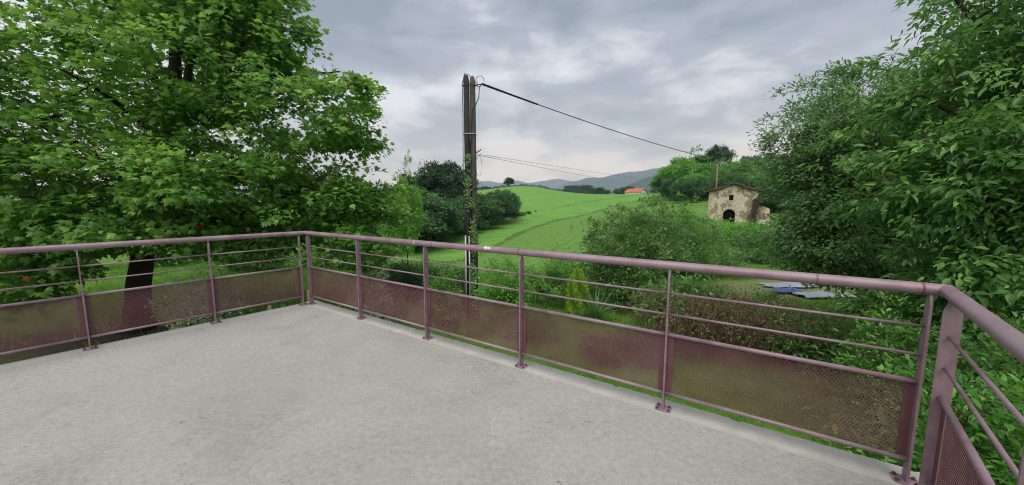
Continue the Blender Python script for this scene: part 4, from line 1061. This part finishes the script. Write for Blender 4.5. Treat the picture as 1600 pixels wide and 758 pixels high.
# dressed surrounds
mb = MB()
qs = np.linspace(0, math.pi, 12)
for q0, q1 in zip(qs[:-1], qs[1:]):
    V = [W_(ax_ - rr * math.cos(q), yy, ah - aw + rr * math.sin(q)) for yy in (-0.03, 0.12) for q, rr in ((q0 + .015, aw), (q1 - .015, aw), (q1 - .015, aw + .26), (q0 + .015, aw + .26))]
    MB().add(V, [(0, 1, 2, 3), (4, 7, 6, 5), (0, 4, 5, 1), (1, 5, 6, 2), (2, 6, 7, 3), (3, 7, 4, 0)]).build('arch_stone', M['dressed'], barn)
MB().box(W_(wx, 0.04, wz - 0.55), ex, ey, UP, 0.42, 0.09, 0.11).build('window_sill', M['dressed'], barn)
MB().box(W_(wx, 0.05, wz + 0.52), ex, ey, UP, 0.40, 0.085, 0.09).build('window_lintel', M['dressed'], barn)
for s in (-1,):
    for i in range(12):
        MB().box(W_(s * (HW - 0.12 - 0.07 * (i % 2)), 0.10, 0.4 + i * 0.42), ex, ey, UP, 0.15 + 0.07 * (i % 2), 0.125, 0.195).build('quoin', M['dressed'], barn)
# roof: corrugated tile courses on two slopes
sl = R(18.5); OV = 0.62; FO = 0.55
for s in (-1, 1):
    nU, nVv = 9, 90
    L_ = (HW + OV) / math.cos(sl); V = []
    for i in range(nU + 1):
        for stp in (0, 1):
            t = (i + stp * 0.98) / (nU + 1) * L_
            for j in range(nVv):
                y = -FO + (DEP + 2 * FO) * j / (nVv - 1)
                z = Hr + 0.20 - t * math.sin(sl) + 0.055 * abs(math.sin(j * math.pi / 2 * 0.999)) * 1 + (0.05 if stp else 0.0) - 0.10 * math.sin(math.pi * t / L_) + 0.03 * math.sin(j * 0.7 + i)
                jag = 0.05 * math.sin(j * 1.9 + i * 3) if i == nU and stp else 0
                V.append(W_(s * ((t + jag) * math.cos(sl)), y, z))
    rows_ = 2 * (nU + 1); ii = (np.arange(rows_ - 1)[:, None] * nVv + np.arange(nVv - 1)[None]).ravel()
    F = np.stack([ii, ii + 1, ii + nVv + 1, ii + nVv], -1)
    rf = MB().add(V, F if s < 0 else F[:, ::-1]).build('roof_slope', M['tile'], barn)
    sdm = rf.modifiers.new('thickness', 'SOLIDIFY'); sdm.thickness = 0.07; sdm.offset = -1
    for y in (-0.38, DEP * 0.5, DEP + 0.3):
        a_, b_ = W_(s * 0.05, y, Hr + 0.06), W_(s * (HW + OV * 0.85), y, Hr + 0.06 - (HW + OV * 0.85) * math.tan(sl) - 0.02)
        MB().tube([a_, (a_ + b_) / 2 - UP * 0.08, b_], 0.075, 6).build('rafter', M['beam'], barn)
MB().tube([W_(0, -0.5, Hr + 0.23), W_(0, 4, Hr + 0.18), W_(0, DEP + 0.5, Hr + 0.24)], 0.10, 8).build('ridge_tiles', M['tile'], barn, smooth=True)
# low annex wall on the right with a dark opening
slab_with_holes([(HW + 0.02, 0), (HW + 1.7, 0), (HW + 1.6, 3.0), (HW + 0.9, 3.35), (HW + 0.02, 3.2)], [[(HW + 0.35, 1.5), (HW + 0.35, 2.45), (HW + 1.05, 2.45), (HW + 1.05, 1.5)]], 0.6, 1.0).build('annex_wall', M['masonry'], barn)
MB().box(W_(HW + 0.85, 2.2, 1.4), ex, ey, UP, 0.8, 0.2, 1.4).build('annex_wall', M['masonry'], barn)
# withered creeper on the right corner
r = np.random.default_rng(12); cr = empty('withered_creeper', W_(HW - 0.3, -0.1, 0), 'rust-brown withered creeper on the barn corner', 'climber')
n_ = 900; zz = r.random(n_) * 0.62 * Hr + 0.5; xx = HW - 0.15 - 0.9 * np.clip(1 - (zz - 0.5) / (0.6 * Hr), 0, 1) * r.random(n_) + 0.25 * r.normal(size=n_)
pos = np.array([W_(a, -0.10 - 0.22 * b, c_) for a, b, c_ in zip(xx, r.random(n_), zz)]); mb = MB()
add_leaves(mb, pos, norm(r.normal(0, 0.6, (n_, 3)) - UP), norm(r.normal(0, 0.5, (n_, 3)) - ey), r.uniform(0.16, 0.30, n_), np.clip(r.normal(0.35, 0.2, n_), 0, 1), 'oval')
mb.build('foliage', leaf_mat('withered_leaf', (0.030, 0.018, 0.011), (0.055, 0.032, 0.020), (0.085, 0.055, 0.036), 0.7, 0.1), cr)['kind'] = 'stuff'
MB().tube([W_(HW - 0.2, -0.06, 0.1), W_(HW - 0.35, -0.07, 1.5), W_(HW - 0.1, -0.06, 3.2)], [0.04, 0.03, 0.01], 5).build('stem', M['bark'], cr)

# ------------------------------------------------------------------ far house
HY = 330.0
hb = at(993, 303.5, HY); hx = np.array((hb[0], HY, hb[2] - 1.5))
house = empty('farmhouse', hx, 'white farmhouse with a low red tiled roof far across the field', 'house')
M['white_wall'] = simple('whitewash', (0.74, 0.73, 0.70), 0.9, 0.1, 0, 0.06, 0.3)
M['red_roof'] = simple('red_roof_tile', (0.36, 0.135, 0.085), 0.85, 0.1, 0, 0.2, 0.6)
M['dark_pane'] = simple('dark_glass', (0.02, 0.022, 0.025), 0.2, 0.5)
M['shutter'] = simple('oxblood_shutter', (0.17, 0.035, 0.03), 0.7, 0.2)
ha = R(46); hxv = np.array((math.cos(ha), math.sin(ha), 0)); hyv = np.array((-math.sin(ha), math.cos(ha), 0))
def Hh(x, y, z): return hx + hxv * x + hyv * y + UP * z
hw_, hd, he, hr = 7.0, 7.0, 3.6, 6.4
gx0 = 1.5
V = [Hh(-hw_, -hd, 0), Hh(hw_, -hd, 0), Hh(hw_, -hd, he), Hh(gx0, -hd, hr), Hh(-hw_, -hd, he - 0.4), Hh(-hw_, hd, 0), Hh(hw_, hd, 0), Hh(hw_, hd, he), Hh(gx0, hd, hr), Hh(-hw_, hd, he - 0.4)]
MB().add(V, [(0, 1, 2, 3, 4), (9, 8, 7, 6, 5), (0, 4, 9, 5), (1, 6, 7, 2)]).build('wall', M['white_wall'], house)
for (x0_, z0_), (x1_, z1_) in (((gx0, hr + 0.12), (-hw_ - 1.0, he - 0.62)), ((gx0, hr + 0.12), (hw_ + 1.0, he - 0.28))):
    V = [Hh(x, y, z) for y in (-hd - 1.0, hd + 1.0) for x, z in ((x0_, z0_), (x1_, z1_), (x1_, z1_ + 0.3), (x0_, z0_ + 0.3))]
    MB().add(V, [(0, 1, 2, 3), (7, 6, 5, 4), (0, 4, 5, 1), (1, 5, 6, 2), (2, 6, 7, 3), (3, 7, 4, 0)]).build('roof', M['red_roof'], house)
MB().box(Hh(3.4, 1, hr + 0.5), hxv, hyv, UP, 0.4, 0.4, 0.9).build('chimney', M['white_wall'], house)
for x, z, w_, h_ in ((-5.5, 2.3, .5, .7), (-2.4, 2.3, .5, .7), (1.5, 2.0, 1.0, 1.1), (4.6, 2.3, .5, .7), (1.0, 4.9, .5, .6), (6.8, 2.3, .4, .7)):
    wn = MB().box(Hh(x, -hd - 0.03, z), hxv, hyv, UP, w_, 0.05, h_).build('window', M['shutter'], house)
    MB().box(Hh(x, -hd - 0.09, z), hxv, hyv, UP, w_ * 0.55, 0.012, h_ * 0.85).build('pane', M['dark_pane'], wn)

# ------------------------------------------------------------------ trees across the valley (built once per kind, then copied)
def proto(name, seed, rx, h, crown_lo, k, size, n, rc, mat, bark, lobes=6, kind='quad', shape='round', trunk_r=0.25, lean=0.0):
    r = np.random.default_rng(seed); Lb = []
    zc_ = h * (crown_lo + 1) / 2; rz = h * (1 - crown_lo) / 2
    Lb.append(((0, 0, zc_), (rx * 0.72, rx * 0.72, rz * 0.9), k // 3))
    for i in range(lobes):
        a = 6.28 * i / lobes + r.random(); f_ = r.uniform(-0.75, 0.8)
        q = math.sqrt(max(0.05, 1 - f_ * f_)) * 0.74
        if shape == 'pine': f_ = 0.15 + 0.5 * r.random(); q = 0.55
        Lb.append(((math.cos(a) * rx * q, math.sin(a) * rx * q, zc_ + f_ * rz * 0.68), (rx * 0.46, rx * 0.46, rz * 0.36), (3 * k) // (3 * lobes)))
    li = [([(0, 0, -0.6), (lean * 0.3, 0, h * 0.3), (lean, 0, h * 0.6), (lean, 0, h * 0.88)], trunk_r, 0.04)]
    for i in range(4):
        a = 6.28 * i / 4 + r.random(); li.append(([(lean * 0.4, 0, h * 0.36), (math.cos(a) * rx * 0.3, math.sin(a) * rx * 0.3, h * 0.55), (math.cos(a) * rx * 0.6, math.sin(a) * rx * 0.6, h * 0.68)], trunk_r * 0.4, 0.03))
    o = plant(name, 'x', 'tree', (0, 0, 0), li, Lb, dict(kind=kind, size=size, n=n, rc=rc, droop=0.15, up=0.8, flat=0.75), mat, bark, None, seed, fork=14, thin=0.03, rag=0.34)
    return o
used = set()
def put(p, x, y, s, rz, label, cat='tree', group=None, sz=1.0, name=None, dz=0.0):
    o = p if p.name not in used else copy_tree(p)
    used.add(p.name)
    o.location = (x, y, gz(x, y) + dz); o.rotation_euler = (0, 0, rz); o.scale = (s, s, s * sz)
    o['label'] = label; o['category'] = cat
    if group: o['group'] = group
    elif 'group' in o: del o['group']
    return o
def putpx(p, H0, u, vtop, Y, rz, label, sx=1.0, **k):
    """scale a prototype of height H0 so that its top reaches the elevation seen in the photograph"""
    q = at(u, vtop, Y); g = gz(q[0], Y); s = 1.12 * (q[2] - g) / H0
    o = put(p, q[0], Y, s, rz, label, **k); o.scale = (s * sx, s * sx, s); return o

pr_round = proto('broadleaf_tree', 101, 4.2, 9, 0.12, 700, 0.42, 26, 0.75, M['wood_leaf'], M['bark'])
pr_lime = proto('broadleaf_tree', 102, 4.2, 9, 0.10, 650, 0.42, 26, 0.75, M['lime_leaf'], M['bark'])
pr_hedge = proto('hedgerow_tree', 103, 3.6, 6, 0.0, 800, 0.30, 26, 0.60, M['hedge_leaf'], M['bark'], 7)
pr_hedge2 = proto('hedgerow_tree', 104, 3.6, 6, 0.0, 800, 0.30, 26, 0.60, M['hedge2_leaf'], M['bark'], 8)
pr_dark = proto('evergreen_oak', 105, 4.6, 10, 0.12, 1000, 0.34, 28, 0.66, M['dark_leaf'], M['grey_bark'], 8, trunk_r=0.35)
pr_pine = proto('pine_tree', 106, 4.0, 12, 0.42, 300, 0.34, 24, 0.70, M['pine_leaf'], M['grey_bark'], 9, shape='pine', trunk_r=0.28)

# left of the pole
putpx(pr_dark, 10, 681, 254, 76, 0.4, 'big dark evergreen oak standing above the hedgerow', 1.0)
G_ = 'hedgerow trees along the crop field'
for i, (u, v, Y, sx, p, lab) in enumerate([
    (600, 322, 42, 1.1, pr_hedge2, 'hedgerow tree half hidden behind the plane tree'), (640, 316, 46, 1.15, pr_hedge, 'bushy hedgerow tree at the field corner below the evergreen oak'),
    (676, 322, 52, 1.0, pr_hedge2, 'bushy hedgerow tree left of the twin pole'), (706, 318, 58, 1.0, pr_hedge, 'hedgerow tree just behind the twin pole'),
    (738, 312, 66, 1.05, pr_hedge2, 'hedgerow tree seen right behind the pole timbers'), (766, 306, 76, 1.0, pr_hedge, 'hedgerow tree second from the end of the row'),
    (786, 303, 84, 0.75, pr_hedge2, 'last hedgerow tree where the row meets the brown scrub'), (655, 306, 64, 1.1, pr_hedge, 'dark hedgerow tree under the evergreen oak'), (622, 300, 60, 1.2, pr_round, 'tall hedgerow tree beside the evergreen oak'),
    (720, 306, 78, 1.0, pr_hedge, 'hedgerow tree filling the gap behind the pole')]):
    o = putpx(p, 6 if p is not pr_round else 9, u, v, Y, i * 1.3, lab, sx * 1.28, group=G_); o.scale[2] *= 1.08
putpx(pr_lime, 9, 632, 264, 27, 0.7, 'light green broadleaf tree beyond the plane tree', 0.27)
putpx(pr_lime, 9, 585, 345, 19, 2.7, 'light green small tree tucked behind the plane tree crown', 0.8)
# lone twin tree on the crest
putpx(pr_dark, 10, 795, 277.5, 259, 1.2, 'lone dark tree on the crest of the hill', 1.05)
# brown scrub at the end of the hedgerow
r = np.random.default_rng(77)
for i, (u, v, Y) in enumerate([(803, 331, 92), (815, 331, 98), (826, 330, 104), (837, 328.5, 111)]):
    o = putpx(pr_hedge, 6, u, v, Y, i * 2.0, ['brown scrub clump next to the last hedgerow tree', 'low brown scrub clump in the field boundary', 'small brown scrub clump farther along the boundary', 'rust-brown bush at the very end of the scrub'][i], 1.5 if i < 3 else 0.6, cat='scrub', group='brown scrub in the field boundary')
    for ch in o.children:
        if ch.data.name.startswith('crown'):
            ch.data = ch.data.copy(); ch.data.materials[0] = M['dry_leaf'] if i in (0, 3) else M['bramble_leaf']
# woods behind the barn
Wd = 'trees of the wood behind the barn'
for i, (u, v, Y, sx, p, h0, lab) in enumerate([
    (1078, 246, 128, 0.95, pr_lime, 9, 'round bright green tree at the front of the wood'), (1050, 268, 138, 1.0, pr_dark, 10, 'dark bluish tree at the left end of the wood'),
    (1098, 251, 140, 0.9, pr_dark, 10, 'dark tree between the bright round tree and the pine'), (1122, 232, 132, 0.8, pr_pine, 12, 'tall flat-topped pine rising above the wood'),
    (1110, 262, 122, 0.9, pr_round, 9, 'green tree below the flat-topped pine'), (1140, 258, 118, 0.95, pr_lime, 9, 'light green tree behind the barn roof'),
    (1172, 246, 150, 0.8, pr_pine, 12, 'smaller pine farther back in the wood'), (1165, 262, 110, 1.05, pr_round, 9, 'broad green tree above the barn ridge'),
    (1192, 258, 116, 1.1, pr_lime, 9, 'light green tree right of the barn'), (1215, 250, 112, 1.1, pr_round, 9, 'green tree where the wood meets the oak'),
    (1205, 282, 84, 1.1, pr_hedge2, 6, 'bushy tree close behind the barn annex'), (1240, 262, 100, 1.1, pr_lime, 9, 'green tree glimpsed through the oak'), (1062, 280, 120, 1.0, pr_hedge2, 6, 'low bushy tree at the foot of the wood'),
    (1096, 283, 112, 1.0, pr_hedge, 6, 'low dark tree at the foot of the wood'), (1275, 258, 96, 1.1, pr_round, 9, 'tree behind the oak crown'), (1150, 278, 92, 0.9, pr_hedge2, 6, 'bushy green tree just over the barn ridge'),
    (1060, 256, 150, 0.9, pr_round, 9, 'green tree behind the bright round tree'), (1090, 268, 112, 0.9, pr_lime, 9, 'pale green tree at the field edge of the wood'), (1130, 272, 104, 1.0, pr_round, 9, 'green tree beside the brown timber pole'),
    (1180, 270, 98, 1.0, pr_lime, 9, 'light green tree beside the thin grey pole'), (1200, 274, 92, 1.0, pr_round, 9, 'green tree over the right eave of the barn'), (1222, 276, 82, 1.1, pr_lime, 9, 'light green tree beside the barn annex'),
    (1212, 296, 66, 1.2, pr_hedge2, 6, 'bushy shrub tree hugging the barn annex'), (1240, 290, 70, 1.2, pr_hedge, 6, 'dark bushy tree on the slope right of the barn'), (1265, 280, 78, 1.2, pr_round, 9, 'green tree high on the slope right of the barn'), (1300, 270, 74, 1.2, pr_lime, 9, 'light green tree on the slope behind the oak'), (1038, 274, 150, 0.9, pr_lime, 9, 'pale tree at the left tip of the wood'), (1108, 262, 150, 0.8, pr_round, 9, 'tall green tree behind the flat-topped pine'), (1150, 250, 142, 0.9, pr_lime, 9, 'tall light green tree in the middle of the wood'),
    (1186, 250, 138, 0.9, pr_round, 9, 'tall green tree behind the barn annex'), (1204, 248, 140, 0.9, pr_dark, 10, 'dark tree high behind the barn annex'), (1072, 284, 104, 0.9, pr_hedge2, 6, 'green bush at the field edge below the bright round tree'), (1135, 284, 84, 0.8, pr_hedge, 6, 'dark bush between timber pole and barn roof')]):
    o = putpx(p, h0, u, v, Y, i * 1.7, lab, sx, group=Wd); o.scale = [q * (1.04 if p is pr_pine else 1.08) for q in o.scale]
# far trees near the farmhouse and beyond the crest
Fr = 'far trees across the fields'
for i, (u, v, Y, sx, p, h0, lab) in enumerate([
    (934, 293, 300, 1.5, pr_hedge, 6, 'far dark copse at the end of the crest hedge'), (948, 297, 290, 1.2, pr_hedge2, 6, 'far green copse left of the farmhouse'), (963, 295, 300, 1.0, pr_round, 9, 'far round tree left of the farmhouse'),
    (972, 293, 345, 0.9, pr_hedge, 6, 'far tree beside the farmhouse gable'), (986, 291.5, 380, 1.0, pr_dark, 10, 'far dark tree behind the farmhouse roof'), (1020, 296, 300, 1.1, pr_hedge2, 6, 'far green tree right of the farmhouse'),
    (890, 294, 620, 1.6, pr_dark, 10, 'distant wooded knoll, lower shoulder'), (903, 290, 640, 1.7, pr_dark, 10, 'distant wooded knoll, summit trees'), (915, 290, 640, 1.4, pr_dark, 10, 'distant wooded knoll, trees toward the mountains'),
    (702, 293, 520, 1.4, pr_dark, 10, 'distant bluish trees left of the twin pole'), (748, 293, 560, 1.2, pr_dark, 10, 'distant bluish trees right of the twin pole'), (758, 292, 560, 1.1, pr_dark, 10, 'distant bluish tree clump below the far mountains'),
    (1032, 291, 260, 1.0, pr_round, 9, 'far tree between farmhouse and wood'), (1040, 284, 220, 1.0, pr_dark, 10, 'far dark tree left of the wood')]):
    putpx(p, h0, u, v, Y, i * 2.1, lab, sx, group=Fr)

# hedge along the crest, tall grass along the tracks
def ribbon(name, label, cat, pts, hgt, wid, dens, size, mat, seed, kind='quad', up=0.7, bumps=0.5):
    r = np.random.default_rng(seed); pts = np.array(pts); sg = np.linalg.norm(np.diff(pts, axis=0), axis=1); cum = np.r_[0, np.cumsum(sg)]
    n_ = int(cum[-1] * dens); s = r.random(n_) * cum[-1]
    X = np.interp(s, cum, pts[:, 0]); Y = np.interp(s, cum, pts[:, 1])
    hh = hgt * (1 + bumps * np.sin(s * 0.31 + seed) * np.sin(s * 0.113 + 2) + bumps * 0.5 * np.sin(s * 1.3))
    X = X + r.normal(0, wid, n_); Y = Y + r.normal(0, wid, n_)
    z = ground(X, Y) + r.random(n_) * np.maximum(hh, 0.05)
    mb = MB(); pos = np.stack([X, Y, z], -1)
    if kind == 'blade':
        pos[:, 2] = ground(X, Y) - 0.02
        d_ = norm(UP * 1.2 + r.normal(0, 0.35, (n_, 3))); nr = norm(r.normal(size=(n_, 3)))
        add_leaves(mb, pos, d_, nr, np.maximum(hh, 0.1) * r.uniform(0.5, 1.2, n_), np.clip(r.normal(0.5, 0.25, n_), 0, 1), 'quad')
    else:
        add_leaves(mb, pos, norm(r.normal(size=(n_, 3))), norm(r.normal(0, 0.6, (n_, 3)) + UP * up), size * r.uniform(0.6, 1.3, n_), np.clip(r.normal(0.5, 0.2, n_), 0, 1), kind)
    return tag(mb.build(name, mat, loc=(pts[0][0], pts[0][1], gz(*pts[0]))), label, cat)
ribbon('crest_hedge', 'low dark hedge running along the crest of the hill', 'hedge', [at(*q)[:2] for q in [(690, 299, 262), (740, 297, 264), (770, 294, 264), (800, 290, 266), (835, 291, 268), (860, 295, 268), (885, 299, 268), (920, 302, 266), (945, 304, 262)]], 1.5, 0.6, 42, 0.75, M['dark_leaf'], 7)
for nm, lb, pts, h_, dn, sd_ in (('grass_verge', 'strip of tall dry grass along the lower field track', TRACK, 0.26, 36, 3), ('grass_verge', 'strip of dry grass along the upper field edge', UPPER, 0.26, 16, 4)):
    o = ribbon(nm, lb, 'grass', pts, h_, 0.32, dn, 0.3, M['hay'], sd_, 'blade', bumps=0.4); o['kind'] = 'stuff'

# ------------------------------------------------------------------ grass near the house
def lawn(label, x0, x1, y0, y1, n_, hgt, seed, wmul=0.16):
    r = np.random.default_rng(seed); X = r.uniform(x0, x1, n_); Y = r.uniform(y0, y1, n_)
    clump = np.sin(X * 2.3 + np.sin(Y * 1.7) * 2) * np.sin(Y * 2.9 + X) * 0.5 + 0.5
    keep = (r.random(n_) < 0.35 + 0.65 * clump)
    hwp = np.array(hw); inside = ((X - ca[0]) * na_out[0] + (Y - ca[1]) * na_out[1] < 0.0) & ((X - cb[0]) * nb_out[0] + (Y - cb[1]) * nb_out[1] < 0.0) & ((X - K2[0]) * nc_out[0] + (Y - K2[1]) * nc_out[1] < 0.0)
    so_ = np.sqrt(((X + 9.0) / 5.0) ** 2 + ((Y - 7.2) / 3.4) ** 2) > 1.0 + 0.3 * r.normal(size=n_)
    gr_ = np.sqrt(((X - 12.6) / 5.0) ** 2 + ((Y - 16.4) / 2.3) ** 2) > 0.95 + 0.15 * r.normal(size=n_)
    X, Y, clump = (q[keep & ~inside & so_ & gr_] for q in (X, Y, clump)); n_ = len(X)
    a = r.random(n_) * 6.283; h = hgt * r.uniform(0.5, 1.3, n_) * (0.7 + 0.6 * clump)
    b = np.stack([X, Y, ground(X, Y) - 0.01], -1); s_ = np.stack([np.cos(a), np.sin(a), 0 * a], -1) * (h * wmul * 0.5)[:, None]
    tip = b + np.stack([r.normal(0, 0.35, n_) * h, r.normal(0, 0.35, n_) * h, h], -1)
    V = np.stack([b - s_, b + s_, tip], 1).reshape(-1, 3); F = np.arange(3 * n_).reshape(-1, 3)
    return tag(MB().add(V, F, np.repeat(np.clip(r.normal(0.5, 0.2, n_), 0, 1), 3)).build('grass', M['grass']), label, 'grass', kind='stuff')
lawn('lush lawn grass right below the terrace edge', -4, 9, 1.5, 9.5, 150000, 0.10, 1, 0.13)
lawn('lawn grass around the pole and the garden shrubs', -6, 18, 9.5, 22, 110000, 0.15, 2, 0.2)
lawn('lawn grass behind the plane tree', -22, -3, 8, 24, 110000, 0.15, 3, 0.2)

# ------------------------------------------------------------------ haze
hz = bpy.data.materials.new('haze'); hz.use_nodes = True
hz.node_tree.nodes.clear()
ho = hz.node_tree.nodes.new('ShaderNodeOutputMaterial'); hv = hz.node_tree.nodes.new('ShaderNodeVolumePrincipled')
hv.inputs['Color'].default_value = (0.54, 0.77, 1.0, 1); hv.inputs['Absorption Color'].default_value = (1, 1, 1, 1); hv.inputs['Density'].default_value = 1.6e-4; hv.inputs['Anisotropy'].default_value = 0.0
hz.node_tree.links.new(hv.outputs[0], ho.inputs['Volume'])
hb_ = MB().box((0, 3550, 480), (1, 0, 0), (0, 1, 0), (0, 0, 1), 9000, 4550, 620).build('haze', hz)
tag(hb_, 'pale blue air between the fields and the mountains', 'haze', kind='stuff')
